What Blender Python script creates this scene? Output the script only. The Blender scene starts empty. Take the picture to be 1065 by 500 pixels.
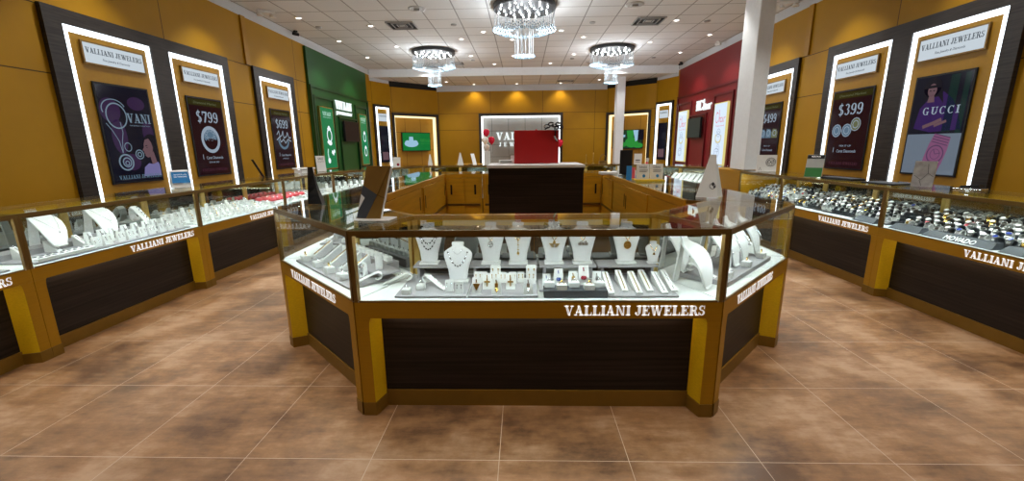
import bpy, bmesh, math, random
from mathutils import Vector, Matrix
random.seed(7)
PI = math.pi
scn = bpy.context.scene
col = scn.collection

# ------------------------------------------------------------------ materials
def new_mat(name):
    m = bpy.data.materials.new(name); m.use_nodes = True
    nt = m.node_tree; nt.nodes.clear()
    out = nt.nodes.new('ShaderNodeOutputMaterial')
    return m, nt, out
def N(nt, t, **kw):
    n = nt.nodes.new(t)
    for k, v in kw.items():
        if k in n.inputs.keys(): n.inputs[k].default_value = v
        else: setattr(n, k, v)
    return n
def principled(name, c, rough=.5, metal=0, noise=0, nscale=(20, 20, 20), bump=0, spec=.5, emit=None, es=0):
    m, nt, out = new_mat(name)
    b = N(nt, 'ShaderNodeBsdfPrincipled'); nt.links.new(b.outputs[0], out.inputs[0])
    b.inputs['Base Color'].default_value = (*c, 1); b.inputs['Roughness'].default_value = rough
    b.inputs['Metallic'].default_value = metal
    b.inputs['Specular IOR Level'].default_value = spec
    if emit: b.inputs['Emission Color'].default_value = (*emit, 1); b.inputs['Emission Strength'].default_value = es
    tc = N(nt, 'ShaderNodeTexCoord'); mp = N(nt, 'ShaderNodeMapping'); mp.inputs['Scale'].default_value = nscale
    nt.links.new(tc.outputs['Object'], mp.inputs[0])
    nz = N(nt, 'ShaderNodeTexNoise'); nz.inputs['Detail'].default_value = 4
    nz.inputs['Scale'].default_value = 1
    nt.links.new(mp.outputs[0], nz.inputs['Vector'])
    amt = noise if noise else .03
    mr = N(nt, 'ShaderNodeMapRange'); mr.inputs[1].default_value = .25; mr.inputs[2].default_value = .75
    mr.inputs[3].default_value = 1 - amt; mr.inputs[4].default_value = 1 + amt
    nt.links.new(nz.outputs[0], mr.inputs[0])
    mx = N(nt, 'ShaderNodeMix', data_type='RGBA', blend_type='MULTIPLY'); mx.inputs[0].default_value = 1
    mx.inputs[6].default_value = (*c, 1)
    nt.links.new(mr.outputs[0], mx.inputs[7]); nt.links.new(mx.outputs[2], b.inputs['Base Color'])
    if bump:
        bp = N(nt, 'ShaderNodeBump'); bp.inputs['Strength'].default_value = bump; bp.inputs['Distance'].default_value = .002
        nt.links.new(nz.outputs[0], bp.inputs['Height']); nt.links.new(bp.outputs[0], b.inputs['Normal'])
    return m
def emission(name, c, s):
    m, nt, out = new_mat(name)
    e = N(nt, 'ShaderNodeEmission'); e.inputs[0].default_value = (*c, 1); e.inputs[1].default_value = s
    nt.links.new(e.outputs[0], out.inputs[0]); return m
def glass(name, tint=(.93, .97, .96), k=1.0):
    m, nt, out = new_mat(name)
    t = N(nt, 'ShaderNodeBsdfTransparent'); t.inputs[0].default_value = (*tint, 1)
    g = N(nt, 'ShaderNodeBsdfGlossy'); g.inputs['Roughness'].default_value = .01
    g.inputs[0].default_value = (1, 1, 1, 1)
    # Schlick reflectance of a thin pane, the same from either side
    ge = N(nt, 'ShaderNodeNewGeometry'); dt = N(nt, 'ShaderNodeVectorMath', operation='DOT_PRODUCT')
    nt.links.new(ge.outputs['Normal'], dt.inputs[0]); nt.links.new(ge.outputs['Incoming'], dt.inputs[1])
    ab = N(nt, 'ShaderNodeMath', operation='ABSOLUTE'); nt.links.new(dt.outputs['Value'], ab.inputs[0])
    om = N(nt, 'ShaderNodeMath', operation='SUBTRACT'); om.inputs[0].default_value = 1; nt.links.new(ab.outputs[0], om.inputs[1])
    pw = N(nt, 'ShaderNodeMath', operation='POWER'); pw.inputs[1].default_value = 5; nt.links.new(om.outputs[0], pw.inputs[0])
    ml = N(nt, 'ShaderNodeMath', operation='MULTIPLY_ADD'); ml.inputs[1].default_value = .96 * k; ml.inputs[2].default_value = .04 * k
    ml.use_clamp = True; nt.links.new(pw.outputs[0], ml.inputs[0])
    mx = N(nt, 'ShaderNodeMixShader')
    nt.links.new(ml.outputs[0], mx.inputs[0])
    nt.links.new(t.outputs[0], mx.inputs[1]); nt.links.new(g.outputs[0], mx.inputs[2]); nt.links.new(mx.outputs[0], out.inputs[0])
    return m

def seam_mat(name, c, zs, step=None, off=0, axis=1, rough=.5, c2=None):
    """laminate panels with thin dark joints at the heights zs, and every `step` metres along `axis`"""
    m, nt, out = new_mat(name)
    b = N(nt, 'ShaderNodeBsdfPrincipled'); b.inputs['Roughness'].default_value = rough; b.inputs['Specular IOR Level'].default_value = .25
    nt.links.new(b.outputs[0], out.inputs[0])
    g = N(nt, 'ShaderNodeTexCoord'); sp = N(nt, 'ShaderNodeSeparateXYZ'); nt.links.new(g.outputs['Object'], sp.inputs[0])
    cur = None
    def add(sock):
        nonlocal cur
        if cur is None: cur = sock; return
        q = N(nt, 'ShaderNodeMath', operation='MAXIMUM'); nt.links.new(cur, q.inputs[0]); nt.links.new(sock, q.inputs[1]); cur = q.outputs[0]
    for z in zs:
        q = N(nt, 'ShaderNodeMath', operation='COMPARE'); q.inputs[1].default_value = z; q.inputs[2].default_value = .006
        nt.links.new(sp.outputs[2], q.inputs[0]); add(q.outputs[0])
    if step:
        a = N(nt, 'ShaderNodeMath', operation='ADD'); a.inputs[1].default_value = off; nt.links.new(sp.outputs[axis], a.inputs[0])
        d = N(nt, 'ShaderNodeMath', operation='DIVIDE'); d.inputs[1].default_value = step; nt.links.new(a.outputs[0], d.inputs[0])
        f = N(nt, 'ShaderNodeMath', operation='FRACT'); nt.links.new(d.outputs[0], f.inputs[0])
        q = N(nt, 'ShaderNodeMath', operation='COMPARE'); q.inputs[1].default_value = .5; q.inputs[2].default_value = .006 / step
        nt.links.new(f.outputs[0], q.inputs[0]); add(q.outputs[0])
    nz = N(nt, 'ShaderNodeTexNoise'); nz.inputs['Scale'].default_value = 3; nz.inputs['Detail'].default_value = 5
    nt.links.new(g.outputs['Object'], nz.inputs['Vector'])
    m1 = N(nt, 'ShaderNodeMix', data_type='RGBA'); m1.inputs[6].default_value = (*[x * .88 for x in c], 1); m1.inputs[7].default_value = (*[x * 1.1 for x in c], 1)
    nt.links.new(nz.outputs[0], m1.inputs[0])
    m2 = N(nt, 'ShaderNodeMix', data_type='RGBA'); m2.inputs[7].default_value = (*(c2 or [x * .15 for x in c]), 1)
    nt.links.new(cur, m2.inputs[0]); nt.links.new(m1.outputs[2], m2.inputs[6]); nt.links.new(m2.outputs[2], b.inputs['Base Color'])
    return m

YEL = (.385, .196, .0014)
M = {}
M['wall_l'] = seam_mat('mustard_wall_panels', YEL, (.9, 2.2, 2.86), 3.4, -.99 + .05, 1, .55)
M['wall_b'] = seam_mat('mustard_back_panels', YEL, (2.03, 2.62), 1.9, .9, 0, .5)
M['niche_y'] = seam_mat('niche_panels', (.40, .21, .025), (1.35, 1.95), .62, .31, 0, .5)
M['niche_g'] = seam_mat('grey_tile_panels', (.34, .33, .30), (1.05, 1.5, 2.0), .62, .2, 0, .45)
M['yellow'] = principled('mustard_laminate', YEL, .55, noise=.06)
M['bronze'] = principled('bronze_laminate', (.37, .182, .002), .45, .1, spec=.3, noise=.08, nscale=(3, 3, 120), bump=.05)
M['bronze_l'] = principled('brass_and_lit_bronze', (.64, .41, .008), .45, .05, spec=.3, noise=.1, nscale=(60, 60, 200), bump=.08)  # brass; on post chamfers, bronze with the under light put into the colour
M['bronze_d'] = principled('dark_bronze_kick', (.20, .105, .012), .42, .2, .06, spec=.3)
M['case_metal'] = principled('dark_brass_frame', (.20, .115, .028), .35, .5, noise=.05)
M['brass'] = principled('brass', (.62, .42, .12), .28, .8, noise=.05)
M['inner_wood'] = principled('honey_wood', (.62, .32, .012), .42, .05, noise=.12, nscale=(2, 2, 30))
M['wood'] = principled('dark_wenge_wood', (.0135, .0085, .0075), .45, 0, .95, (1.2, 1.2, 62), .3, .3)
M['surround'] = principled('charcoal_wood', (.028, .022, .019), .45, 0, .6, (4, 4, 60), .2, .3)
M['white'] = principled('white_leatherette', (.80, .81, .80), .5)
M['white_gloss'] = principled('white_plastic', (.82, .82, .80), .3)
M['paint'] = principled('white_paint', (.80, .83, .85), .6)
M['grey_paint'] = principled('grey_paint', (.56, .58, .60), .7)
M['tray'] = principled('grey_velvet', (.33, .32, .33), .85, noise=.08, nscale=(200, 200, 200))
M['linen'] = principled('pale_linen', (.72, .72, .72), .8, noise=.1, nscale=(300, 300, 300), bump=.1)
M['deck'] = principled('white_deck', (.80, .82, .80), .4)
M['black'] = principled('black_plastic', (.008, .008, .009), .5, spec=.3)
M['slate'] = principled('slate_pad', (.045, .052, .062), .55, noise=.1)
M['dark'] = principled('black_void', (.006, .006, .006), .9)
M['gold'] = principled('yellow_gold', (.85, .56, .14), .22, .95)
M['silver'] = principled('white_gold', (.75, .76, .78), .2, .9)
M['steel'] = principled('brushed_steel', (.5, .5, .5), .3, .9)
M['chrome'] = principled('mirror_chrome', (.05, .052, .055), .45, .6, spec=.3)
M['blue'] = principled('sapphire_blue', (.02, .05, .3), .2)
M['ruby'] = principled('ruby_red', (.3, .01, .03), .2)
M['onyx'] = principled('onyx', (.02, .03, .025), .2)
M['pink'] = principled('coral_pink_velvet', (.75, .10, .12), .7, noise=.1)
M['red_bal'] = principled('red_balloon', (.75, .01, .06), .25)
M['white_bal'] = principled('white_balloon', (.8, .76, .74), .3)
M['green'] = principled('green_lacquer', (.006, .07, .010), .5, noise=.08)
M['green_d'] = principled('green_moulding', (.004, .04, .007), .45)
M['red'] = principled('red_lacquer', (.17, .003, .006), .5, noise=.08)
M['red_d'] = principled('red_moulding', (.10, .002, .005), .45)
M['redbox'] = principled('red_satin', (.42, .002, .004), .5)
M['cardblue'] = principled('blue_print', (.02, .22, .55), .5)
M['cardgreen'] = principled('green_print', (.02, .16, .03), .5)
M['cardgrey'] = principled('grey_print', (.35, .36, .34), .5)
M['ink'] = principled('black_ink', (.03, .03, .035), .6)
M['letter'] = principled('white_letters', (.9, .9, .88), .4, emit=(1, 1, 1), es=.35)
M['vent'] = principled('vent_metal', (.38, .38, .37), .5)
M['mirror'] = principled('smoked_mirror', (.42, .44, .42), .03, 1)
M['gold_mirror'] = principled('gold_mirror_panel', (.34, .2, .05), .3, .5)
M['marble'] = principled('grey_veined_stone', (.34, .33, .32), .3, noise=.35, nscale=(14, 6, 14))
M['glass'] = glass('case_glass', k=.6)
M['glass_top'] = glass('case_top_glass', (.93, .96, .95), .75)
M['crystal'] = principled('crystal_beads', (.30, .36, .40), .2, .35, noise=.7, nscale=(31, 31, 31))
M['crystal_b'] = principled('crystal_ring_beads', (.34, .50, .62), .12, .5, noise=1.0, nscale=(33, 33, 33))
M['led'] = emission('led_white', (.86, .94, 1), 2.6)
M['led_warm'] = emission('led_warm', (1, .83, .45), 1.3)
M['led_case'] = emission('case_led', (.88, .97, 1), 66)
M['led_under'] = emission('under_led', (1, .88, .6), 11)
M['bulb'] = emission('chandelier_bulb', (.93, .97, 1), 22)
M['lens'] = emission('downlight_lens', (1, .95, .88), 7)
M['plate'] = emission('backlit_plate', (.80, .90, .98), .58)
M['plate_ink'] = principled('plate_ink', (.05, .07, .10), .5)
M['scr_black'] = principled('screen_black', (.006, .006, .008), .15)
def E(n, c, s=1.0):
    M[n] = principled(n, (.003, .003, .004), .1, emit=c, es=s, spec=.14)
E('s_night', (.003, .003, .008)); E('s_purple', (.022, .010, .036)); E('s_white', (.22, .27, .33)); E('s_maroon', (.010, .002, .004))
E('s_olive', (.018, .017, .003)); E('s_skin', (.10, .055, .065)); E('s_hair', (.004, .003, .006)); E('s_lilac', (.12, .11, .24))
E('s_sky', (.07, .12, .17)); E('s_gold', (.09, .10, .05)); E('s_grey', (.10, .125, .16)); E('s_rose', (.05, .015, .025)); E('s_pale', (.12, .17, .22)); E('s_watch', (.15, .055, .12)); E('s_watch_d', (.06, .03, .07))
E('s_violet', (.022, .007, .06)); E('s_dkgreen', (.003, .014, .012))
E('p_green', (.006, .15, .055)); E('p_light', (.42, .66, .55)); E('p_white', (.62, .74, .88), .95); E('p_red', (.62, .10, .14)); E('p_line', (.26, .32, .42)); E('p_yellow', (.60, .52, .20)); E('p_dot', (.75, .85, .9))
E('tv_green', (.004, .13, .025)); E('tv_blue', (.25, .42, .55)); E('tv_leaf', (.02, .20, .03)); E('tv_dark', (.01, .03, .015)); E('sign_white', (.9, 1, 1), .9)

# floor tiles
def floor_mat():
    m, nt, out = new_mat('terracotta_stone_tiles')
    b = N(nt, 'ShaderNodeBsdfPrincipled'); nt.links.new(b.outputs[0], out.inputs[0])
    tc = N(nt, 'ShaderNodeTexCoord'); mp = N(nt, 'ShaderNodeMapping')
    mp.inputs['Location'].default_value = (.1163 + 5.97, -1.688 + 6.125, 0)
    nt.links.new(tc.outputs['Object'], mp.inputs[0])
    bk = N(nt, 'ShaderNodeTexBrick'); bk.offset = 0; bk.squash = 1
    bk.inputs['Scale'].default_value = 1; bk.inputs['Brick Width'].default_value = .597; bk.inputs['Row Height'].default_value = .6125
    bk.inputs['Mortar Size'].default_value = .0016; bk.inputs['Mortar Smooth'].default_value = .1
    bk.inputs['Color1'].default_value = (.78, .78, .78, 1); bk.inputs['Color2'].default_value = (1.12, 1.12, 1.12, 1); bk.inputs['Mortar'].default_value = (0, 0, 0, 1)
    nt.links.new(mp.outputs[0], bk.inputs['Vector'])
    n1 = N(nt, 'ShaderNodeTexNoise'); n1.inputs['Scale'].default_value = 2.2; n1.inputs['Detail'].default_value = 9; n1.inputs['Roughness'].default_value = .62
    nt.links.new(tc.outputs['Object'], n1.inputs['Vector'])
    mp2 = N(nt, 'ShaderNodeMapping'); mp2.inputs['Scale'].default_value = (6, 22, 6); nt.links.new(tc.outputs['Object'], mp2.inputs[0])
    n2 = N(nt, 'ShaderNodeTexNoise'); n2.inputs['Scale'].default_value = 1; n2.inputs['Detail'].default_value = 8; n2.inputs['Roughness'].default_value = .7
    nt.links.new(mp2.outputs[0], n2.inputs['Vector'])
    cr = N(nt, 'ShaderNodeValToRGB'); e = cr.color_ramp.elements
    e[0].position = .36; e[0].color = (.115, .056, .027, 1); e[1].position = .66; e[1].color = (.39, .24, .14, 1)
    k = cr.color_ramp.elements.new(.52); k.color = (.265, .136, .060, 1)
    ad = N(nt, 'ShaderNodeMath', operation='MULTIPLY_ADD'); ad.inputs[1].default_value = .35; nt.links.new(n2.outputs[0], ad.inputs[0])
    sb = N(nt, 'ShaderNodeMath', operation='SUBTRACT'); sb.inputs[1].default_value = .175; nt.links.new(n1.outputs[0], sb.inputs[0]); nt.links.new(sb.outputs[0], ad.inputs[2])
    nt.links.new(ad.outputs[0], cr.inputs[0])
    mx = N(nt, 'ShaderNodeMix', data_type='RGBA', blend_type='MULTIPLY'); mx.inputs[0].default_value = .55
    nt.links.new(cr.outputs[0], mx.inputs[6]); nt.links.new(bk.outputs[0], mx.inputs[7])
    m2 = N(nt, 'ShaderNodeMix', data_type='RGBA'); m2.inputs[7].default_value = (.50, .38, .29, 1)
    nt.links.new(bk.outputs['Fac'], m2.inputs[0]); nt.links.new(mx.outputs[2], m2.inputs[6]); nt.links.new(m2.outputs[2], b.inputs['Base Color'])
    r = N(nt, 'ShaderNodeMapRange'); r.inputs[1].default_value = .3; r.inputs[2].default_value = .7; r.inputs[3].default_value = .30; r.inputs[4].default_value = .46
    nt.links.new(n1.outputs[0], r.inputs[0]); nt.links.new(r.outputs[0], b.inputs['Roughness'])
    bp = N(nt, 'ShaderNodeBump'); bp.inputs['Strength'].default_value = .25; bp.inputs['Distance'].default_value = .003
    nt.links.new(n2.outputs[0], bp.inputs['Height']); nt.links.new(bp.outputs[0], b.inputs['Normal'])
    return m
def ceil_mat():
    m, nt, out = new_mat('acoustic_ceiling_tiles')
    b = N(nt, 'ShaderNodeBsdfPrincipled'); b.inputs['Roughness'].default_value = .9; nt.links.new(b.outputs[0], out.inputs[0])
    tc = N(nt, 'ShaderNodeTexCoord'); mp = N(nt, 'ShaderNodeMapping'); mp.inputs['Location'].default_value = (-.59 + 6, -8.22 + 12.2, 0)
    nt.links.new(tc.outputs['Object'], mp.inputs[0])
    bk = N(nt, 'ShaderNodeTexBrick'); bk.offset = 0; bk.squash = 1
    for k, v in (('Scale', 1), ('Brick Width', .6), ('Row Height', .61), ('Mortar Size', .012), ('Mortar Smooth', .1)): bk.inputs[k].default_value = v
    bk.inputs['Color1'].default_value = (.74, .76, .77, 1); bk.inputs['Color2'].default_value = (.80, .82, .83, 1); bk.inputs['Mortar'].default_value = (.34, .35, .35, 1)
    nt.links.new(mp.outputs[0], bk.inputs['Vector'])
    nz = N(nt, 'ShaderNodeTexNoise'); nz.inputs['Scale'].default_value = 60; nt.links.new(tc.outputs['Object'], nz.inputs['Vector'])
    mx = N(nt, 'ShaderNodeMix', data_type='RGBA', blend_type='MULTIPLY'); mx.inputs[0].default_value = .12
    nt.links.new(bk.outputs[0], mx.inputs[6]); nt.links.new(nz.outputs[0], mx.inputs[7]); nt.links.new(mx.outputs[2], b.inputs['Base Color'])
    return m
M['floor'] = floor_mat(); M['ceiling'] = ceil_mat()

# ------------------------------------------------------------------ mesh helpers
class MB:
    def __init__(s): s.v = []; s.f = []; s.mi = []; s.cur = 0
    def add(s, vs, fs):
        b = len(s.v); s.v += [tuple(p) for p in vs]
        for f in fs: s.f.append(tuple(b + i for i in f)); s.mi.append(s.cur)
    def mat(s, i): s.cur = i; return s
    def box(s, x0, y0, z0, x1, y1, z1):
        s.add([(x0,y0,z0),(x1,y0,z0),(x1,y1,z0),(x0,y1,z0),(x0,y0,z1),(x1,y0,z1),(x1,y1,z1),(x0,y1,z1)],
              [(0,3,2,1),(4,5,6,7),(0,1,5,4),(1,2,6,5),(2,3,7,6),(3,0,4,7)]); return s
    def prism(s, poly, z0, z1):
        n = len(poly)
        s.add([(x,y,z0) for x,y in poly] + [(x,y,z1) for x,y in poly],
              [tuple(range(n))[::-1], tuple(range(n, 2*n))] + [(i,(i+1)%n,n+(i+1)%n,n+i) for i in range(n)]); return s
    def loft(s, rings, cap=True):
        n = len(rings[0]); b = len(s.v); s.v += [tuple(p) for r in rings for p in r]
        for k in range(len(rings)-1):
            for i in range(n):
                s.f.append((b+k*n+i, b+k*n+(i+1)%n, b+(k+1)*n+(i+1)%n, b+(k+1)*n+i)); s.mi.append(s.cur)
        if cap:
            s.f.append(tuple(b+i for i in range(n))[::-1]); s.mi.append(s.cur)
            s.f.append(tuple(b+(len(rings)-1)*n+i for i in range(n))); s.mi.append(s.cur)
        return s
    def lathe(s, prof, n=20, c=(0,0,0), sx=1, sy=1):
        return s.loft([[(c[0]+r*sx*math.cos(2*PI*i/n), c[1]+r*sy*math.sin(2*PI*i/n), c[2]+z) for i in range(n)] for r, z in prof])
    def tube(s, pts, r, n=6, closed=False):
        pts = [Vector(p) for p in pts]; rings = []
        L = len(pts)
        for i, p in enumerate(pts):
            a = pts[(i-1) % L] if (closed or i) else pts[0]; c = pts[(i+1) % L] if (closed or i < L-1) else pts[-1]
            t = (c - a).normalized(); u = t.cross(Vector((0,0,1)))
            if u.length < .05: u = t.cross(Vector((0,1,0)))
            u.normalize(); w = t.cross(u)
            rings.append([p + (u*math.cos(2*PI*k/n) + w*math.sin(2*PI*k/n))*r for k in range(n)])
        if closed: rings.append(rings[0])
        return s.loft(rings, not closed)
    def ribbon(s, pts, th=.008, back=1):
        """pts: (y, z, half width); a bent sheet with thickness"""
        L = len(pts); rings = []
        for i, (y, z, w) in enumerate(pts):
            a = pts[max(0,i-1)]; c = pts[min(L-1,i+1)]
            ty, tz = c[0]-a[0], c[1]-a[1]; l = math.hypot(ty, tz) or 1
            ny, nz = tz/l*th, -ty/l*th
            rings.append([(-w,y,z),(-w*.5,y-ny*.25,z-nz*.25),(w*.5,y-ny*.25,z-nz*.25),(w,y,z),(w,y+ny,z+nz),(-w,y+ny,z+nz)])
        return s.loft(rings)
    def sphere(s, c, r, n=10, m=6, sz=1):
        return s.loft([[(c[0]+r*math.sin(a)*math.cos(2*PI*i/n), c[1]+r*math.sin(a)*math.sin(2*PI*i/n), c[2]-r*sz*math.cos(a)) for i in range(n)]
                       for a in [PI*(k+.05)/(m+.1) for k in range(m+1)]])
    def octa(s, c, r, rz=None):
        x, y, z = c; q = rz or r
        s.add([(x+r,y,z),(x,y+r,z),(x-r,y,z),(x,y-r,z),(x,y,z+q),(x,y,z-q)],
              [(0,1,4),(1,2,4),(2,3,4),(3,0,4),(1,0,5),(2,1,5),(3,2,5),(0,3,5)]); return s
    def flat(s, polys, x0, z0, y, d=.002, sc=1.0):
        """2-D outlines (x, z) placed on the plane y, facing -y, with thickness d"""
        for p in polys:
            a = sum(p[i][0]*p[(i+1)%len(p)][1]-p[(i+1)%len(p)][0]*p[i][1] for i in range(len(p)))
            if a < 0: p = p[::-1]
            n = len(p)
            s.add([(x0+u*sc, y-d, z0+v*sc) for u, v in p] + [(x0+u*sc, y, z0+v*sc) for u, v in p],
                  [tuple(range(n))] + [(i, n+i, n+(i+1)%n, (i+1)%n) for i in range(n)])
        return s
    def mesh(s, name, mats, smooth=False):
        me = bpy.data.meshes.new(name); me.from_pydata(s.v, [], s.f)
        for m in (mats if isinstance(mats, (list, tuple)) else [mats]): me.materials.append(m)
        me.polygons.foreach_set('material_index', s.mi)
        if smooth:
            me.polygons.foreach_set('use_smooth', [True]*len(s.f))
            try: me.set_sharp_from_angle(angle=math.radians(42))
            except Exception: pass
        me.update(); return me
    def build(s, name, mats, parent=None, smooth=False, bevel=0):
        o = bpy.data.objects.new(name, s.mesh(name, mats, smooth)); col.objects.link(o)
        if parent: o.parent = parent
        if bevel:
            b = o.modifiers.new('b', 'BEVEL'); b.width = bevel; b.segments = 2; b.limit_method = 'ANGLE'
        return o

def empty(name, loc=(0,0,0), rz=0):
    o = bpy.data.objects.new(name, None); col.objects.link(o); o.location = loc; o.rotation_euler = (0,0,rz); o.empty_display_size = .1
    return o
def tag(o, label, cat, group=None):
    o['label'] = label; o['category'] = cat
    if group: o['group'] = group
    return o
def struct(o): o['kind'] = 'structure'; return o
def copy_tree(o, parent=None):
    c = o.copy(); col.objects.link(c); c.parent = parent
    for ch in list(KIDS.get(o.name, ())): copy_tree(ch, c)
    return c
KIDS = {}
def kids(root):
    KIDS[root.name] = [o for o in bpy.data.objects if o.parent == root]
    for k in KIDS[root.name]: kids(k)
class Frame:
    """a spot in the room: origin, heading of its local x axis"""
    def __init__(s, x, y, rz, z=0): s.x, s.y, s.rz, s.z = x, y, rz, z
    def at(s, lx, ly, lz=0):
        c, n = math.cos(s.rz), math.sin(s.rz); return (s.x+lx*c-ly*n, s.y+lx*n+ly*c, s.z+lz)
class Kind:
    """one template; the first placing uses it, the rest copy it with its parts"""
    def __init__(s, root): s.root = root; s.used = False; kids(root)
    def put(s, fr, lx, ly, lz, label, cat, group=None, rz=0, sc=None, tilt=None):
        o = copy_tree(s.root) if s.used else s.root
        s.used = True
        o.location = fr.at(lx, ly, lz); o.rotation_euler = (tilt or 0, 0, fr.rz + rz)
        if sc: o.scale = (sc, sc, sc) if not isinstance(sc, tuple) else sc
        tag(o, label, cat, group)
        if not group and 'group' in o: del o['group']
        return o

# ------------------------------------------------------------------ lettering
def arc(cx, cy, rx, ry, a0, a1, tk, tn, n=12):
    """ring segment, stroke thick (tk) at the sides and thin (tn) at top and bottom"""
    o, i = [], []
    for k in range(n+1):
        a = math.radians(a0 + (a1-a0)*k/n); w = tn + (tk-tn)*abs(math.cos(a))**1.5
        o.append((cx+rx*math.cos(a), cy+ry*math.sin(a))); i.append((cx+(rx-w)*math.cos(a), cy+(ry-w*.9 if ry > w else ry*.5)*math.sin(a)))
    return [[o[k], o[k+1], i[k+1], i[k]] for k in range(n)]
def R4(x0, y0, x1, y1): return [(x0,y0),(x1,y0),(x1,y1),(x0,y1)]
def P4(x0, x1, y0, y1, w): return [(x0,y0),(x0+w,y0),(x1+w,y1),(x1,y1)]
T = .22; t = .085; S = .075
def glyph(c):
    if c == 'V': return 1.02, [P4(.40,.08,0,1,.26), P4(.48,.80,0,1,.10), R4(-.02,1-S,.46,1), R4(.64,1-S,1.02,1)]
    if c == 'A': return 1.02, [P4(.12,.46,0,1,.09), P4(.66,.34,0,1,.26), R4(.20,.27,.72,.27+t), R4(-.02,0,.34,S), R4(.54,0,1.04,S)]
    if c == 'L': return .86, [R4(.12,0,.12+T,1), R4(0,0,.82,S), R4(0,1-S,.50,1), [(.72,0),(.82,0),(.84,.34),(.79,.34)]]
    if c == 'I': return .50, [R4(.13,0,.13+T,1), R4(0,0,.48,S), R4(0,1-S,.48,1)]
    if c == 'N': return 1.06, [R4(.14,0,.14+t,1), R4(.80,0,.80+t,1), P4(.66,.14,0,1,.24), R4(0,0,.36,S), R4(0,1-S,.30,1), R4(.66,1-S,1.02,1)]
    if c == 'J': return .66, [R4(.30,.25,.30+T,1), R4(.14,1-S,.66,1)] + arc(.26,.25,.26,.26,180,360,.18,.08) + arc(.10,.25,.10,.10,0,359,.09,.09,8)
    if c == 'E': return .86, [R4(.12,0,.12+T,1), R4(0,0,.80,S), R4(0,1-S,.78,1), R4(.30,.47,.58,.47+S), R4(.55,.33,.61,.70), [(.70,0),(.80,0),(.84,.30),(.79,.30)], [(.70,1),(.78,1),(.78,.72),(.74,.72)]]
    if c == 'W': return 1.42, [P4(.34,.08,0,1,.24), P4(.44,.66,0,1,.09), P4(.84,.56,0,1,.24), P4(.94,1.22,0,1,.09), R4(-.02,1-S,.46,1), R4(1.06,1-S,1.44,1), R4(.52,1-S,.84,1)]
    if c == 'R': return .98, [R4(.12,0,.12+T,1), R4(0,0,.46,S), R4(0,1-S,.55,1), R4(.3,.46,.55,.46+S), P4(.70,.46,0,.5,.24), R4(.70,0,1.0,S)] + arc(.54,.735,.28,.265,-90,90,.2,.08)
    if c == 'S': return .72, arc(.34,.74,.30,.26,60,270,.19,.09) + arc(.34,.28,.32,.28,-150,90,.2,.09) + [R4(.56,.66,.62,1), R4(.02,0,.08,.34)]
    if c == 'D': return .98, [R4(.12,0,.12+T,1), R4(0,0,.5,S), R4(0,1-S,.5,1)] + arc(.46,.5,.46,.5,-90,90,.2,.08)
    if c == 'O': return .98, arc(.48,.5,.46,.5,0,360,.2,.07,20)
    if c == 'C': return .88, arc(.46,.5,.44,.5,50,310,.2,.07,16) + [R4(.70,.72,.76,1)]
    if c == 'G': return .96, arc(.46,.5,.44,.5,50,320,.2,.07,16) + [R4(.70,.72,.76,1), R4(.62,0,.80,.42), R4(.52,.38,.92,.45)]
    if c == 'U': return .98, [R4(.12,.3,.12+T,1), R4(.76,.3,.76+t,1), R4(0,1-S,.48,1), R4(.64,1-S,.98,1)] + arc(.48,.34,.36,.34,180,360,.2,.08)
    if c == 'M': return 1.2, [R4(.12,0,.12+t,1), R4(.88,0,.88+T,1), P4(.52,.12,0,1,.22), P4(.56,.88,0,1,.1), R4(0,0,.36,S), R4(.78,0,1.2,S), R4(0,1-S,.3,1), R4(.9,1-S,1.2,1)]
    if c == '4': return .74, [R4(.40,0,.60,1), R4(0,.25,.72,.34), P4(.0,.40,.3,1,.09), R4(.28,0,.72,S)]
    if c == '7': return .70, [R4(.04,.86,.68,1), P4(.18,.52,0,.9,.2), R4(.04,.66,.10,1)]
    if c == '9': return .72, arc(.36,.69,.32,.31,0,360,.19,.08,16) + arc(.30,.42,.38,.42,-100,40,.2,.1) + arc(.14,.12,.10,.1,0,359,.09,.09,8)
    if c == '6': return .72, arc(.36,.31,.32,.31,0,360,.19,.08,16) + arc(.42,.58,.38,.42,80,220,.2,.1) + arc(.58,.88,.10,.1,0,359,.09,.09,8)
    if c == '3': return .70, arc(.32,.75,.28,.25,-90,150,.19,.08) + arc(.32,.28,.32,.28,-150,90,.2,.08)
    if c == '1': return .50, [R4(.16,0,.34,1), R4(.02,0,.48,S), [(.02,.84),(.16,.84),(.16,1)]]
    if c == '$': return .72, [R4(.31,-.12,.38,1.12)] + arc(.34,.74,.30,.26,40,270,.19,.1) + arc(.34,.28,.32,.28,-140,90,.2,.1)
    if c == '&': return .9, arc(.36,.76,.2,.22,0,360,.1,.07) + arc(.36,.28,.34,.28,0,360,.17,.08) + [P4(.66,.3,0,.6,.16)]
    return .42, []
def serif(txt, h, width=None, sp=.05):
    x = 0; out = []
    for c in txt:
        w, ps = glyph(c)
        out += [[(x+u, v) for u, v in p] for p in ps]; x += w + sp
    x -= sp; kx = (width/x) if width else h
    return [[(u*kx, v*h) for u, v in p] for p in out], x*kx
_cache = {}
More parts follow.
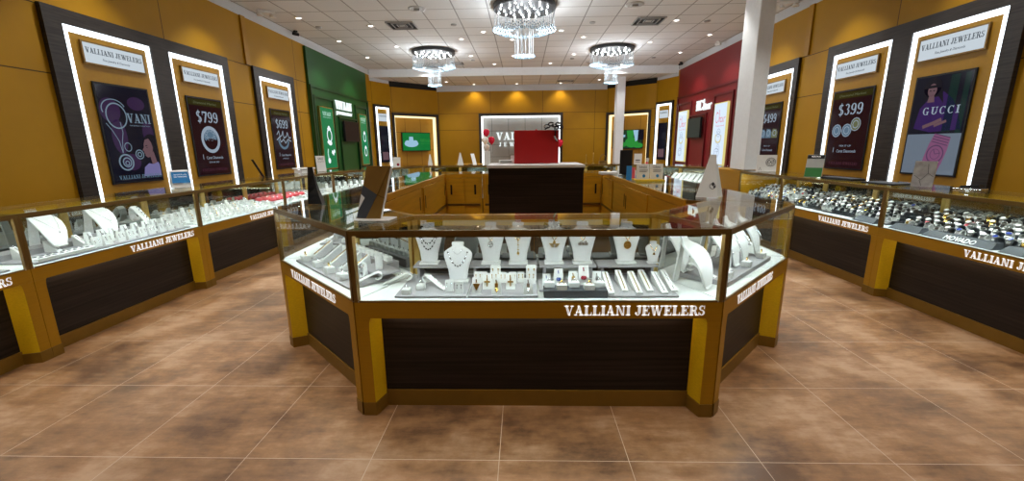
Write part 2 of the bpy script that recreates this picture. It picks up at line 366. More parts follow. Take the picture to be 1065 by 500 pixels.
def plain(txt, h, width=None):
    """light sans lettering for the small print"""
    if txt not in _cache:
        cu = bpy.data.curves.new('tmp', 'FONT'); cu.body = txt; cu.size = 1; cu.resolution_u = 2
        ob = bpy.data.objects.new('tmp', cu); col.objects.link(ob)
        me = bpy.data.meshes.new_from_object(ob.evaluated_get(bpy.context.evaluated_depsgraph_get()))
        ps = [[(me.vertices[i].co.x, me.vertices[i].co.y) for i in p.vertices] for p in me.polygons]
        bpy.data.objects.remove(ob); bpy.data.curves.remove(cu); bpy.data.meshes.remove(me)
        _cache[txt] = ps
    ps = _cache[txt]; w = max(u for p in ps for u, v in p); k = h/.72; kx = width/w if width else k
    return [[(u*kx, v*k) for u, v in p] for p in ps], w*kx
def circle(cx, cz, rx, rz, n=24, a0=0, a1=360): return [(cx+rx*math.cos(math.radians(a0+(a1-a0)*i/n)), cz+rz*math.sin(math.radians(a0+(a1-a0)*i/n))) for i in range(n + (0 if a1-a0 == 360 else 1))]
def ring2(cx, cz, r, w, n=24, sx=1, a0=0, a1=360):
    o = []
    for k in range(n):
        a = math.radians(a0+(a1-a0)*k/n); b = math.radians(a0+(a1-a0)*(k+1)/n)
        o.append([(cx+r*sx*math.cos(a),cz+r*math.sin(a)),(cx+r*sx*math.cos(b),cz+r*math.sin(b)),(cx+(r-w)*sx*math.cos(b),cz+(r-w)*math.sin(b)),(cx+(r-w)*sx*math.cos(a),cz+(r-w)*math.sin(a))])
    return o
def line2(pts, w):
    o = []
    for a, b in zip(pts, pts[1:]):
        dx, dz = b[0]-a[0], b[1]-a[1]; l = math.hypot(dx, dz) or 1; nx, nz = -dz/l*w/2, dx/l*w/2
        o.append([(a[0]+nx,a[1]+nz),(a[0]-nx,a[1]-nz),(b[0]-nx,b[1]-nz),(b[0]+nx,b[1]+nz)])
    return o

# ------------------------------------------------------------------ the room
WX, H, H2, YB, YS, YF = 4.83, 3.82, 3.60, 16.1, 14.0, -3.0
PL0, PL1, PL2 = (-WX, 14.0), (-4.45, 14.8), (-3.12, YB)
PR0, PR1, PR2 = (WX, 14.0), (4.45, 14.9), (3.05, YB)
struct(MB().box(-5.2, YF-.2, -.1, 5.2, YB+.6, 0).build('floor', M['floor']))
struct(MB().box(-5.2, YF-.2, H, 5.2, YS, H+.1).build('ceiling', M['ceiling']))
struct(MB().box(-5.2, YS, H2, 5.2, YB+.6, H2+.1).build('ceiling_rear', M['ceiling']))
struct(MB().box(-WX+.002, YS, H2+.1, WX-.002, YS+.1, H).box(-WX+.002, YS-.012, H2-.01, WX-.002, YS, H-.002).build('trim_soffit', M['paint']))
for s, nm in ((-1, 'left'), (1, 'right')):
    x0, x1 = (-WX-.2, -WX) if s < 0 else (WX, WX+.2)
    struct(MB().box(x0, YF, 0, x1, YS, 3.66).build('wall_'+nm, M['wall_l']))
    xb0, xb1 = (-WX-.2, -WX-.012) if s < 0 else (WX+.012, WX+.2)
    struct(MB().box(xb0, YF, 3.66, xb1, YS, H).build('trim_'+nm+'_top', M['grey_paint']))
    # slim upright joint cover on the wall
    struct(MB().box(min(s*WX, s*(WX-.03)), 7.74, 2.87, max(s*WX, s*(WX-.03)), 7.86, 3.66).build('trim_'+nm+'_joint', M['bronze']))
    struct(MB().box(min(s*WX, s*(WX-.015)), YF, 0, max(s*WX, s*(WX-.015)), YS, .1).build('baseboard_'+nm, M['bronze_d']))
struct(MB().box(-5.03, YF-.2, 0, 5.03, YF, H).build('wall_front', M['wall_b']))
def seg_wall(name, A, B, top, opening=None, mat='wall_b', back='niche_y', zt=H2, band='grey_paint'):
    """a stretch of wall from A to B (its face on the room side), with an optional niche; x runs A to B"""
    L = math.hypot(B[0]-A[0], B[1]-A[1]); rz = math.atan2(B[1]-A[1], B[0]-A[0])
    m = MB(); D = .22
    if opening:
        a, b, z0, z1 = opening
        m.box(0, 0, 0, a, D, top).box(b, 0, 0, L, D, top).box(a, 0, z1, b, D, top).box(a, 0, 0, b, D, z0)
    else: m.box(0, 0, 0, L, D, top)
    o = struct(m.build(name, M[mat])); o.location = (*A, 0); o.rotation_euler.z = rz
    o2 = struct(MB().box(0, .012, top, L, D, zt).build('trim_'+name[5:]+'_top', M[band])); o2.location = (*A, 0); o2.rotation_euler.z = rz
    if opening:
        o3 = struct(MB().box(a-.02, D, z0-.02, b+.02, D+.04, z1+.02).build(name+'_niche', M[back])); o3.location = (*A, 0); o3.rotation_euler.z = rz
    return Frame(A[0], A[1], rz)
FB = seg_wall('wall_back', PL2, PR2, 3.39, (1.60, 4.50, .7, 2.52), back='niche_g')
FLn = seg_wall('wall_rear_left', PL1, PL2, 3.42, (.10, 1.78, .8, 2.50), band='dark')
FRn = seg_wall('wall_rear_right', PR2, PR1, 3.42, (.10, 1.62, .8, 2.50), band='dark')
FLs = seg_wall('wall_corner_left', PL0, PL1, 3.5, band='grey_paint')
FRs = seg_wall('wall_corner_right', PR1, PR0, 3.5, band='grey_paint')

# columns
def column(name, x0, y0, w, d, z0, z1):
    return struct(MB().box(x0, y0, z0, x0+w, y0+d, z1).build(name, M['paint'], bevel=.01))
column('pillar_near', 3.37, 6.62, .215, .46, 1.03, H-.001)
column('pillar_far', 3.09, 14.62, .27, .30, 0, H2-.001)

# ------------------------------------------------------------------ niche frames, light
def niche_frame(fr, a, b, z0, z1, mled, label, w=.09):
    t0 = empty('niche_frame', fr.at(0, 0, 0), fr.rz); tag(t0, label, 'frame')
    m = MB(); o = .02
    m.box(a-w, -o-.02, z0, a, -.003, z1+w).box(b, -o-.02, z0, b+w, -.003, z1+w).box(a, -o-.02, z1, b, -.003, z1+w)
    m.build('surround', M['surround'], t0)
    l = MB(); k = .045
    l.box(a+.004, .03, z0+.005, a+.004+k, .16, z1-.01).box(b-k-.004, .03, z0+.005, b-.004, .16, z1-.01).box(a+.05, .03, z1-.01-k, b-.05, .16, z1-.005)
    l.build('light_strip', M[mled], t0)
    return t0
niche_frame(FB, 1.60, 4.50, .7, 2.52, 'led', 'dark frame with white light strip around the central grey niche')
niche_frame(FLn, .10, 1.78, .8, 2.50, 'led_warm', 'dark frame with warm light strip around the left rear television niche')
niche_frame(FRn, .10, 1.62, .8, 2.50, 'led_warm', 'dark frame with warm light strip around the right rear television niche')

# sign in the centre niche
sg = empty('wall_sign', FB.at(2.13, .2, 0), FB.rz); tag(sg, 'raised white store name letters on grey niche wall behind red box', 'sign')
ps, w_ = serif('VALLIANI', .27, 1.85, .1); MB().flat(ps, 0, 1.67, -.02, .04).build('lettering', M['sign_white'], sg)
ps, w_ = serif('JEWELERS', .15, 1.62, .75); MB().flat(ps, .1, 1.43, -.02, .03).build('lettering', M['sign_white'], sg)

# wall displays ------------------------------------------------------
FLW = Frame(-WX, 0, PI/2); FRW = Frame(WX, 0, -PI/2)      # left: x = +Y ; right: x = -Y
def fx(side, y0, y1): return (y0, y1) if side == 'l' else (-y1, -y0)
def light_surround(side, y0, y1, bays, label):
    fr = FLW if side == 'l' else FRW; a, b = fx(side, y0, y1)
    t0 = empty('lit_wall_surround', fr.at(a, 0, 0), fr.rz); tag(t0, label, 'wall panel')
    D = .05; z0, z1 = .55, 2.87
    bx = sorted(tuple(v - a for v in fx(side, *q)) for q in bays)
    m = MB(); cur = 0
    for (u, v) in bx:
        m.box(cur, -D, z0, u, -.003, z1); cur = v
        m.box(u, -D, 2.72, v, -.003, z1).box(u, -D, z0, v, -.003, .66)
    m.box(cur, -D, z0, b-a, -.003, z1)
    m.build('surround', M['surround'], t0)
    for (u, v) in bx:
        k = .06
        MB().box(u, -.030, .66, u+k, -.004, 2.72).box(v-k, -.030, .66, v, -.004, 2.72).box(u+k, -.030, 2.72-k, v-k, -.004, 2.72).box(u+k, -.030, .66, v-k, -.004, .66+k).build('light_strip', M['led'], t0)
        MB().box(u+k+.001, -.02, .66+k+.001, v-k-.001, -.004, 2.72-k-.001).build('inner_panel', M['yellow'], t0)
light_surround('l', 4.48, 7.21, [(4.66, 5.73), (6.01, 7.08)], 'wide charcoal surround with two lit frames, left wall nearest')
light_surround('l', 7.88, 9.24, [(8.03, 9.10)], 'charcoal surround with single lit frame, left wall before green section')
light_surround('l', 1.5, 3.45, [(1.75, 2.95)], 'charcoal surround cut off by the left picture edge')
light_surround('r', 4.50, 7.21, [(4.66, 5.73), (6.01, 7.08)], 'wide charcoal surround with two lit frames, right wall nearest')
light_surround('r', 7.93, 9.24, [(8.05, 9.10)], 'charcoal surround with single lit frame, right wall behind white pillar')
for fr, L, lab in ((FLs, .89, 'narrow lit charcoal frame in the left rear corner'), (FRs, .98, 'narrow lit charcoal frame in the right rear corner')):
    t0 = empty('lit_wall_frame', fr.at(0, 0, 0), fr.rz); tag(t0, lab, 'wall panel')
    a, b = .06, L-.1; k = .06
    MB().box(a, -.05, .6, a+.07, -.003, 2.8).box(b-.07, -.05, .6, b, -.003, 2.8).box(a+.07, -.05, 2.72, b-.07, -.003, 2.8).build('surround', M['surround'], t0)
    u, v = a+.07, b-.07
    MB().box(u, -.06, .6, u+k, -.004, 2.72).box(v-k, -.06, .6, v, -.004, 2.72).box(u+k, -.06, 2.67, v-k, -.004, 2.72).build('light_strip', M['led'], t0)
    MB().box(u+k, -.02, .6, v-k, -.004, 2.67).build('inner_panel', M['yellow'], t0)
    q = empty('name_plate', fr.at((u+v)/2-.19, -.025, 2.28), fr.rz); tag(q, 'small backlit plate above the poster in '+lab, 'sign')
    MB().box(0, -.03, 0, .38, 0, .24).build('plate', M['plate'], q); ps, _ = serif('VALLIANI JEWELERS', .05, .33); MB().flat(ps, .025, .14, -.032, .001).build('lettering', M['plate_ink'], q)
    q = empty('poster_screen', fr.at((u+v)/2-.2, -.025, .95), fr.rz); tag(q, 'dark poster screen inside '+lab, 'screen')
    MB().box(0, -.04, 0, .4, 0, 1.18).build('housing', M['black'], q)
    m = MB(); m.flat([R4(.02,.02,.38,1.16)], 0, 0, -.041, .001).mat(1).flat([R4(.06,.08,.34,.34)], 0, 0, -.043, .001); m.build('display_image', [M['s_night'], M['s_skin']], q)

def name_plate(side, y0, y1, z0, z1, label):
    fr = FLW if side == 'l' else FRW; a, b = fx(side, y0, y1); w = b-a; h = z1-z0
    q = empty('name_plate', fr.at(a, -.025, z0), fr.rz); tag(q, label, 'sign')
    MB().box(0, -.02, 0, w, 0, .016).box(0, -.02, h-.016, w, 0, h).box(0, -.02, .016, .016, 0, h-.016).box(w-.016, -.02, .016, w, 0, h-.016).build('frame', M['case_metal'], q)
    MB().box(.016, -.015, .016, w-.016, 0, h-.016).build('plate', M['plate'], q)
    ps, _ = serif('VALLIANI JEWELERS', h*.24, w*.90); m = MB().flat(ps, w*.05, h*.50, -.016, .001)
    ps, _ = plain('Fine Jewelry & Diamonds', h*.11, w*.44); m.flat([[(u+v*.25, v) for u, v in p] for p in ps], w*.28, h*.24, -.016, .001)
    m.build('lettering', M['plate_ink'], q)
name_plate('l', 4.82, 5.60, 2.36, 2.60, 'backlit name plate above the dark portrait poster, left wall')
name_plate('l', 6.20, 6.94, 2.36, 2.58, 'backlit name plate above the ring poster, second on left wall')
name_plate('l', 8.24, 8.98, 2.36, 2.58, 'backlit name plate above the left wall poster before the green section')
name_plate('r', 4.82, 5.61, 2.35, 2.61, 'backlit name plate above the purple watch poster, right wall')
name_plate('r', 6.20, 6.99, 2.35, 2.59, 'backlit name plate above the three round gems poster, right wall')
name_plate('r', 8.27, 9.03, 2.34, 2.57, 'backlit name plate above the poster beside the white pillar')

def poster(side, y0, y1, label, draw, mats):
    fr = FLW if side == 'l' else FRW; a, b = fx(side, y0, y1); w, h = b-a, 1.15
    q = empty('poster_screen', fr.at(a, -.025, 1.03), fr.rz); tag(q, label, 'screen')
    MB().box(0, -.015, 0, w, 0, h).build('housing', M['black'], q)
    m = MB(); draw(m, w, h); m.build('display_image', [M[x] for x in mats], q)
def Y_(i): return -.0155 - .0008*i
def face(m, cx, cz, s, skin, hair, top, flip=1):
    f = lambda pts: [[(min(cx+flip*u*s, .685), max(cz+v*s, .025)) for u, v in p] for p in pts]
    m.mat(hair).flat(f([circle(.12,.25,.55,.62,20)]), 0, 0, Y_(3), .0005)
    m.mat(skin).flat(f([[(-.05,.62),(-.30,.55),(-.42,.30),(-.44,.12),(-.56,-.04),(-.46,-.10),(-.48,-.20),(-.42,-.26),(-.42,-.36),(-.28,-.46),(-.08,-.40),(.08,-.20),(.16,.1),(.1,.4)]]), 0, 0, Y_(5), .0005)
    m.mat(skin).flat(f([[(-.12,-.38),(.16,-.1),(.3,-.8),(-.05,-.85)]]), 0, 0, Y_(4), .0005)
    m.mat(hair).flat(f([[(-.34,.22),(-.20,.24),(-.20,.20),(-.34,.18)], [(-.30,.12),(-.20,.13),(-.22,.08)]]), 0, 0, Y_(6), .0005)
    m.mat(top).flat(f([[(-.75,-1.5),(-.62,-1.0),(-.3,-.78),(.0,-.84),(.35,-.72),(.9,-.9),(1.1,-1.5)]]), 0, 0, Y_(5), .0005)
def p_ovani(m, w, h):
    m.mat(0).flat([R4(.02,.02,w-.02,h-.02)], 0, 0, Y_(0), .0005)
    m.mat(1).flat([circle(.14,.85,.13,.14), circle(.5,.95,.12,.08), circle(.2,.55,.1,.2), circle(.6,.6,.08,.15), circle(.3,.25,.12,.1)], 0, 0, Y_(1), .0005)
    m.mat(2).flat(ring2(.21,.79,.15,.016,28,.9) + ring2(.19,.86,.12,.010,20,1.3,20,200), 0, 0, Y_(2), .0005)
    ps, _ = serif('VANI', .11, .33); m.flat(ps, .34, .72, Y_(2), .0005)
    ps, _ = plain('FINE JEWELRY COLLECTION', .014, .28); m.flat(ps, .36, .68, Y_(2), .0005)
    m.flat(ring2(.22,.25,.10,.018) + ring2(.23,.25,.06,.014) + ring2(.23,.24,.03,.012), 0, 0, Y_(2), .0005)
    m.flat(ring2(.28,.43,.055,.010,18,.9) + ring2(.42,.34,.06,.012) + ring2(.42,.34,.032,.012), 0, 0, Y_(2), .0005)
    m.flat(line2([(.06,.70),(.12,.62),(.18,.5),(.2,.36)], .008) + line2([(.24,.72),(.25,.6),(.22,.5),(.2,.36)], .008), 0, 0, Y_(2), .0005)
    face(m, .59, .40, .22, 3, 4, 5)
    ps, _ = serif('VALLIANI JEWELERS', .045, .60); m.mat(6).flat(ps, .08, .05, Y_(8), .0005)
def p_price(price, kind):
    def d(m, w, h):
        m.mat(0).flat([R4(.02,.02,w-.02,h-.02)], 0, 0, Y_(0), .0005)
        m.mat(1).flat([R4(.02,h-.12,w-.02,h-.03)], 0, 0, Y_(1), .0005)
        ps, tw = plain('Diamond Market', .035, w*.66); m.mat(4).flat([[(u+v*.25, v) for u, v in p] for p in ps], w*.16, h-.095, Y_(2), .0005)
        ps, tw = serif(price, .16, w*.62); m.mat(2).flat(ps, w*.19, .79, Y_(2), .0005)
        if kind == 'ring':
            m.mat(3).flat([circle(w/2,.60,.145,.12)], 0, 0, Y_(2), .0005); m.mat(2).flat(ring2(w/2,.54,.20,.05,30,.98), 0, 0, Y_(3), .0005); m.mat(5).flat([circle(w/2+.01,.50,.12,.06)], 0, 0, Y_(4), .0005)
            for i in range(9):
                a = i*2*PI/9; m.mat(2).flat(ring2(w/2+.09*math.cos(a),.61+.07*math.sin(a),.025,.006,10), 0, 0, Y_(4), .0005)
        elif kind == 'script':
            m.mat(3).flat(ring2(w/2,.58,.20,.05,30,1,180,350), 0, 0, Y_(2), .0005)
            m.mat(2).flat(line2([(.12,.66),(.2,.74),(.22,.62),(.3,.66),(.34,.74),(.36,.6),(.46,.64),(.5,.72),(.55,.6),(.62,.62)], .018) + line2([(.1,.56),(.2,.62),(.24,.52),(.34,.58),(.4,.5),(.5,.58),(.62,.54)], .018), 0, 0, Y_(3), .0005)
        elif kind == 'gems3':
            for cx, cz, k in ((.17,.57,3),(.37,.57,3),(.53,.65,4)):
                m.mat(k).flat([circle(cx,cz,.095,.095,12)], 0, 0, Y_(2), .0005); m.mat(2).flat(ring2(cx,cz,.06,.012,8) + ring2(cx,cz,.095,.01,12), 0, 0, Y_(3), .0005)
        else:
            for cx, k in ((.16,3),(.36,3),(.56,4)):
                m.mat(k).flat([[(cx-.09,.50),(cx+.09,.50),(cx+.1,.60),(cx+.05,.66),(cx-.06,.67),(cx-.1,.6)]], 0, 0, Y_(2), .0005)
                m.mat(2).flat(ring2(cx,.59,.06,.012,8), 0, 0, Y_(3), .0005)
            m.mat(5).flat([R4(.255,.5,.275,.66)], 0, 0, Y_(4), .0005)
        ps, _ = plain('1', .075); m.mat(2).flat(ps, w*.17, .25, Y_(2), .0005)
        ps, _ = plain('Carat Diamonds', .045, w*.50); m.flat(ps, w*.29, .25, Y_(2), .0005)
        ps, _ = plain('SET IN 10K GOLD' if kind[:4] != 'gems' else 'MIX IT UP', .025, w*.3); m.flat(ps, w*.35, .335 if kind[:4] == 'gems' else .19, Y_(2), .0005)
        ps, _ = serif('VALLIANI JEWELERS', .04, w*.76); m.mat(6).flat(ps, w*.12, .07, Y_(2), .0005)
    return d
def p_gucci(m, w, h):
    m.mat(0).flat([R4(.02,.48,w-.02,h-.02)], 0, 0, Y_(0), .0005)
    m.mat(1).flat([[(.08,.55),(.12,.78),(.25,.92),(.38,.95),(.5,.86),(.6,.70),(.66,.52),(.3,.50)]], 0, 0, Y_(1), .0005)
    m.mat(7).flat([R4(.44,.50,.54,1.12), R4(.60,.48,.66,1.12)], 0, 0, Y_(1), .0005)
    m.mat(4).flat([circle(.24,1.01,.11,.11,18), [(.12,1.0),(.36,1.0),(.40,.82),(.33,.9),(.14,.88)]], 0, 0, Y_(2), .0005)
    m.mat(3).flat([circle(.24,.975,.055,.075,16), [(.215,.93),(.27,.93),(.29,.84),(.20,.84)]], 0, 0, Y_(3), .0005)
    m.mat(3).flat(line2([(.2,.56),(.32,.60),(.42,.64)], .04) + line2([(.34,.57),(.48,.62)], .03), 0, 0, Y_(3), .0005)
    m.mat(4).flat([[(.19,1.0),(.29,1.0),(.29,1.03),(.19,1.03)], [(.205,.975),(.23,.975),(.23,.965),(.205,.965)], [(.25,.975),(.275,.975),(.275,.965),(.25,.965)]], 0, 0, Y_(4), .0005)
    ps, _ = serif('GUCCI', .085, .44, .22); m.mat(2).flat(ps, .17, .70, Y_(5), .0005)
    m.mat(5).flat([R4(.02,.02,w-.02,.48)], 0, 0, Y_(0), .0005)
    k = math.radians(-14)
    def rt(ps, cx=.42, cz=.25): return [[(cx+u*math.cos(k)-v*math.sin(k), cz+u*math.sin(k)+v*math.cos(k)) for u, v in p] for p in ps]
    m.mat(6).flat(rt([[(-.10,-.22),(.10,-.22),(.12,-.08),(.12,.08),(.10,.22),(-.10,.22),(-.12,.08),(-.12,-.08)]]), 0, 0, Y_(1), .0005)
    m.mat(8).flat(rt([R4(-.1,-.215+i*.03,.1,-.205+i*.03) for i in range(4)] + [R4(-.1,.12+i*.03,.1,.13+i*.03) for i in range(4)] + ring2(0,0,.105,.014) + ring2(0,0,.06,.006) + line2([(0,0),(-.04,.05)], .008) + line2([(0,0),(.06,.03)], .008)), 0, 0, Y_(2), .0005)
poster('l', 4.86, 5.57, 'tall screen with purple portrait of a dark-haired woman and swirl pendants', p_ovani, ['s_night','s_purple','s_pale','s_skin','s_hair','s_lilac','s_sky'])
pm = ['s_maroon','s_olive','s_white','s_sky','s_gold','s_maroon','s_rose']
poster('l', 6.20, 6.92, 'tall dark screen with $799 and a big white ring', p_price('$799', 'ring'), pm)
poster('l', 8.25, 8.94, 'tall dark screen with $699 before the green section', p_price('$699', 'script'), pm)
poster('r', 8.28, 8.98, 'tall dark screen advertising $499 beside the white pillar', p_price('$499', 'gems'), pm)
poster('r', 6.18, 6.95, 'tall dark screen advertising $399 with three round gems', p_price('$399', 'gems3'), pm)
poster('r', 4.86, 5.56, 'tall screen with purple fashion portrait above a pink wristwatch', p_gucci, ['s_night','s_violet','s_white','s_skin','s_hair','s_grey','s_watch','s_dkgreen','s_watch_d'])

# green and red feature sections ------------------------------------
def feature(side, y0, y1, mat, mold, label, ya, yb, ytv):
    fr = FLW if side == 'l' else FRW; a, b = fx(side, y0, y1)
    t0 = empty('feature_panel', fr.at(0, 0, 0), fr.rz); tag(t0, label, 'wall panel')
    D = -.06
    MB().box(a, D, 0, b, -.003, 3.63).build('board', M[mat], t0)
    m = MB()
    m.box(a, D-.03, 2.78, b, D, 2.83).box(a, D-.03, 0, a+.07, D, 2.78).box(b-.07, D-.03, 0, b, D, 2.78)
    for (p, q) in (ya, yb):
        u, v = fx(side, p, q); u -= .16; v += .16
        m.box(u, D-.03, .3, u+.05, D, 2.62).box(v-.05, D-.03, .3, v, D, 2.62).box(u+.05, D-.03, 2.57, v-.05, D, 2.62)
    u, v = fx(side, *ytv); u -= .12; v += .12
    m.box(u, D-.045, .3, u+.04, D, 2.22).box(v-.04, D-.045, .3, v, D, 2.22).box(u+.04, D-.045, 2.18, v-.04, D, 2.22)
    m.build('moulding', M[mold], t0)
feature('l', 9.87, 13.5, 'green', 'green_d', 'green panelled feature section on the left wall', (10.13,10.84), (12.57,13.15), (11.36,12.33))
feature('r', 9.95, 13.72, 'red', 'red_d', 'red panelled feature section on the right wall', (10.28,10.96), (12.73,13.42), (11.6,12.5))
def banner(side, y0, y1, label, green, scr):
    fr = FLW if side == 'l' else FRW; a, b = fx(side, y0, y1); w = b-a; z0, h = .93, 1.46
    q = empty('light_box_poster', fr.at(a, -.066, z0), fr.rz); tag(q, label, 'poster')
    MB().box(0, -.05, 0, w, 0, h).build('housing', M['brass'] if green else M['p_yellow'], q)
    m = MB(); y = lambda i: -.0505-.0008*i
    m.mat(0).flat([R4(.02,.02,w-.02,h-.02)], 0, 0, y(0), .0005)
    def ringg(cx, cz, r, k, tilt=0):
        m.mat(k).flat(ring2(cx,cz,r,r*.25,22,.85), 0, 0, y(1), .0005)
        m.mat(k).flat([circle(cx,cz+r*1.1,r*.38,r*.34,8), circle(cx-r*.4,cz+r*.95,r*.2,r*.2,6), circle(cx+r*.4,cz+r*.95,r*.2,r*.2,6)], 0, 0, y(2), .0005)
    if green:
        ps, _ = serif('VIVAAN', .09, w*.62); m.mat(1).flat(ps, w*.19, h-.20, y(1), .0005)
        ps, _ = plain('BRIDAL COLLECTION', .022, w*.6); m.flat(ps, w*.2, h-.25, y(1), .0005)
        if scr == 0:
            ringg(w*.55, .80, .16, 2); m.mat(2).flat([circle(w*.55,.62,.10,.06,8), circle(w*.4,.64,.05,.04,6)], 0, 0, y(3), .0005)
            m.mat(1).flat(line2([(w*.35,.48),(w*.3,.38),(w*.33,.25)], .05), 0, 0, y(1), .0005)
            m.mat(2).flat([circle(w*.36,.20,.07,.07,7), circle(w*.66,.40,.05,.05,6), circle(w*.8,.42,.05,.05,6), circle(w*.72,.36,.04,.04,6)], 0, 0, y(3), .0005)
        else:
            ringg(w*.52, .80, .13, 2); ringg(w*.55, .38, .13, 2)
    else:
        m.mat(1).flat(ring2(w*.28,h-.34,.13,.022,20,.6,40,330) + ring2(w*.62,h-.40,.06,.015,14) + line2([(w*.45,h-.16),(w*.45,h-.45)], .018) + line2([(w*.45,h-.38),(w*.52,h-.34),(w*.54,h-.45)], .014) + line2([(w*.74,h-.34),(w*.74,h-.46)], .016) + line2([(w*.82,h-.34),(w*.82,h-.46)], .014) + line2([(w*.82,h-.37),(w*.92,h-.34)], .014), 0, 0, y(1), .0005)
        ps, _ = plain('Timeless Bridal', .03, w*.66); m.flat([[(u+v*.2, v) for u, v in p] for p in ps], w*.2, h-.55, y(1), .0005)
        m.mat(3).flat(ring2(w*.5,.66,.14,.03,22,1.2,150,380), 0, 0, y(1), .0005)
        m.mat(2).flat(ring2(w*.5,.76,.10,.012,16) + ring2(w*.5,.76,.05,.01,8) + line2([(w*.35,.8),(w*.5,.72),(w*.65,.8)], .012) + ring2(w*.5,.62,.12,.01,20,1.3), 0, 0, y(2), .0005)
        m.flat(ring2(w*.45,.28,.12,.014,22,1.2) + ring2(w*.55,.40,.09,.01,14) + ring2(w*.55,.40,.05,.01,8) + ring2(w*.42,.26,.07,.01,18,1.2), 0, 0, y(2), .0005)
    m.build('printed_image', [M['p_green'],M['p_light'],M['p_dot']] if green else [M['p_white'],M['p_red'],M['p_line'],M['p_yellow']], q)
banner('l', 10.13, 10.84, 'backlit green banner with ring and scattered flowers, nearer one on green section', True, 0)
banner('l', 12.57, 13.15, 'backlit green banner with two rings, farther one on green section', True, 1)
banner('r', 10.28, 10.96, 'backlit white banner with ring sketches beside white pillar on red section', False, 0)
banner('r', 12.73, 13.42, 'narrow-looking white backlit banner farthest from pillar on red section', False, 1)
def small_tv(side, y0, y1, z0, z1, label, mat):
    fr = FLW if side == 'l' else FRW; a, b = fx(side, y0, y1)
    q = empty('television', fr.at(a, -.12, z0), fr.rz); tag(q, label, 'television')
    MB().box(0, -.05, 0, b-a, 0, z1-z0).build('housing', M['black'], q)
    MB().flat([R4(.02,.02,b-a-.02,z1-z0-.02)], 0, 0, -.0505, .001).build('display_image', mat, q)
    MB().box((b-a)/2-.15, 0, .1, (b-a)/2+.15, .055, .35).build('mount', M['black'], q)
M['scr_off_r'] = principled('dark_screen_red', (.012, .003, .004), .5, spec=.2); M['scr_off_g'] = principled('dark_screen_grey', (.03, .042, .04), .5, spec=.2)
small_tv('l', 11.36, 12.33, 1.60, 2.13, 'switched-off dark television on the green section', M['scr_off_r'])
small_tv('r', 11.62, 12.50, 1.60, 2.13, 'switched-off grey television on the red section', M['scr_off_g'])
q = empty('brand_sign', FLW.at(11.12, -.066, 2.28), FLW.rz); tag(q, 'white raised lettering sign over green section television', 'sign')
ps, _ = serif('VIVAAN', .21, 1.02); MB().flat(ps, 0, .13, 0, .03).build('lettering', M['sign_white'], q)
ps, _ = plain('JEWELLERY', .08, 1.0); MB().flat(ps, .02, 0, 0, .03).build('lettering', M['sign_white'], q)
q = empty('brand_sign', FRW.at(-12.2, -.066, 2.28), FRW.rz); tag(q, 'white knot emblem and script letters over red section television', 'sign')
m = MB(); m.flat(ring2(.15,.16,.13,.035,16) + ring2(.15,.16,.075,.03,12) + ring2(.34,.16,.13,.035,16,1,30,330), 0, 0, 0, .03)
m.flat(line2([(.02,.04),(.30,.28)], .03) + line2([(.02,.28),(.30,.04)], .03) + line2([(.50,.30),(.50,.02)], .035) + line2([(.50,.12),(.60,.17),(.62,.02)], .03), 0, 0, 0, .03)
m.flat(ring2(.71,.09,.07,.028,14) + line2([(.79,.16),(.79,.02)], .03) + line2([(.86,.16),(.86,.02)], .03) + line2([(.86,.12),(.95,.16)], .03), 0, 0, 0, .03)
m.build('emblem', M['sign_white'], q)

# rear televisions ----------------------------------------------------
def rear_tv(fr, x0, x1, z0, z1, label, draw, mats):
    q = empty('television', fr.at(x0, .14, z0), fr.rz); tag(q, label, 'television')
    w, h = x1-x0, z1-z0
    MB().box(0, -.05, 0, w, 0, h).build('housing', M['black'], q); MB().box(w/2-.2, 0, h*.3, w/2+.2, .075, h*.7).build('mount', M['black'], q)
    m = MB(); draw(m, w, h); m.build('display_image', [M[k] for k in mats], q)
def tvg(m, w, h):
    m.flat([R4(.02,.02,w-.02,h-.02)], 0, 0, -.051, .0005)
    m.mat(1).flat([circle(.36,.26,.28,.12,16), [(.26,.28),(.46,.28),(.43,.5),(.28,.5)], circle(.2,.3,.1,.08,8), circle(.52,.3,.1,.08,8)], 0, 0, -.052, .0005)
    ps, _ = serif('VIVAAN', .10, .44); m.mat(2).flat(ps, .72, .32, -.052, .0005); ps, _ = plain('JEWELLERY', .04, .4); m.flat(ps, .74, .24, -.052, .0005)
def tvr(m, w, h):
    m.flat([R4(.02,.02,w-.02,h-.02)], 0, 0, -.051, .0005)
    m.mat(1).flat([circle(.3,.15,.28,.10,14), circle(.75,.22,.25,.18,12), [(.55,h-.02),(.85,h-.02),(.8,.3),(.6,.35)], circle(1.0,.12,.2,.09,10)], 0, 0, -.052, .0005)
    m.mat(2).flat([[(.8,h-.02),(1.0,h-.02),(.98,.3),(.9,.25)], [(.05,.3),(.5,.42),(.5,.5),(.05,.36)]], 0, 0, -.053, .0005)
    m.mat(3).flat([R4(.98,.3,1.2,h-.02)], 0, 0, -.053, .0005)
rear_tv(FLn, .40, 1.55, 1.30, 1.95, 'television showing green ring advert in the left rear niche', tvg, ['tv_green','tv_blue','tv_leaf'])
rear_tv(FRn, .24, 1.40, 1.30, 1.96, 'television showing a leafy waterfall beside the far pillar', tvr, ['tv_dark','tv_leaf','tv_blue','s_night'])

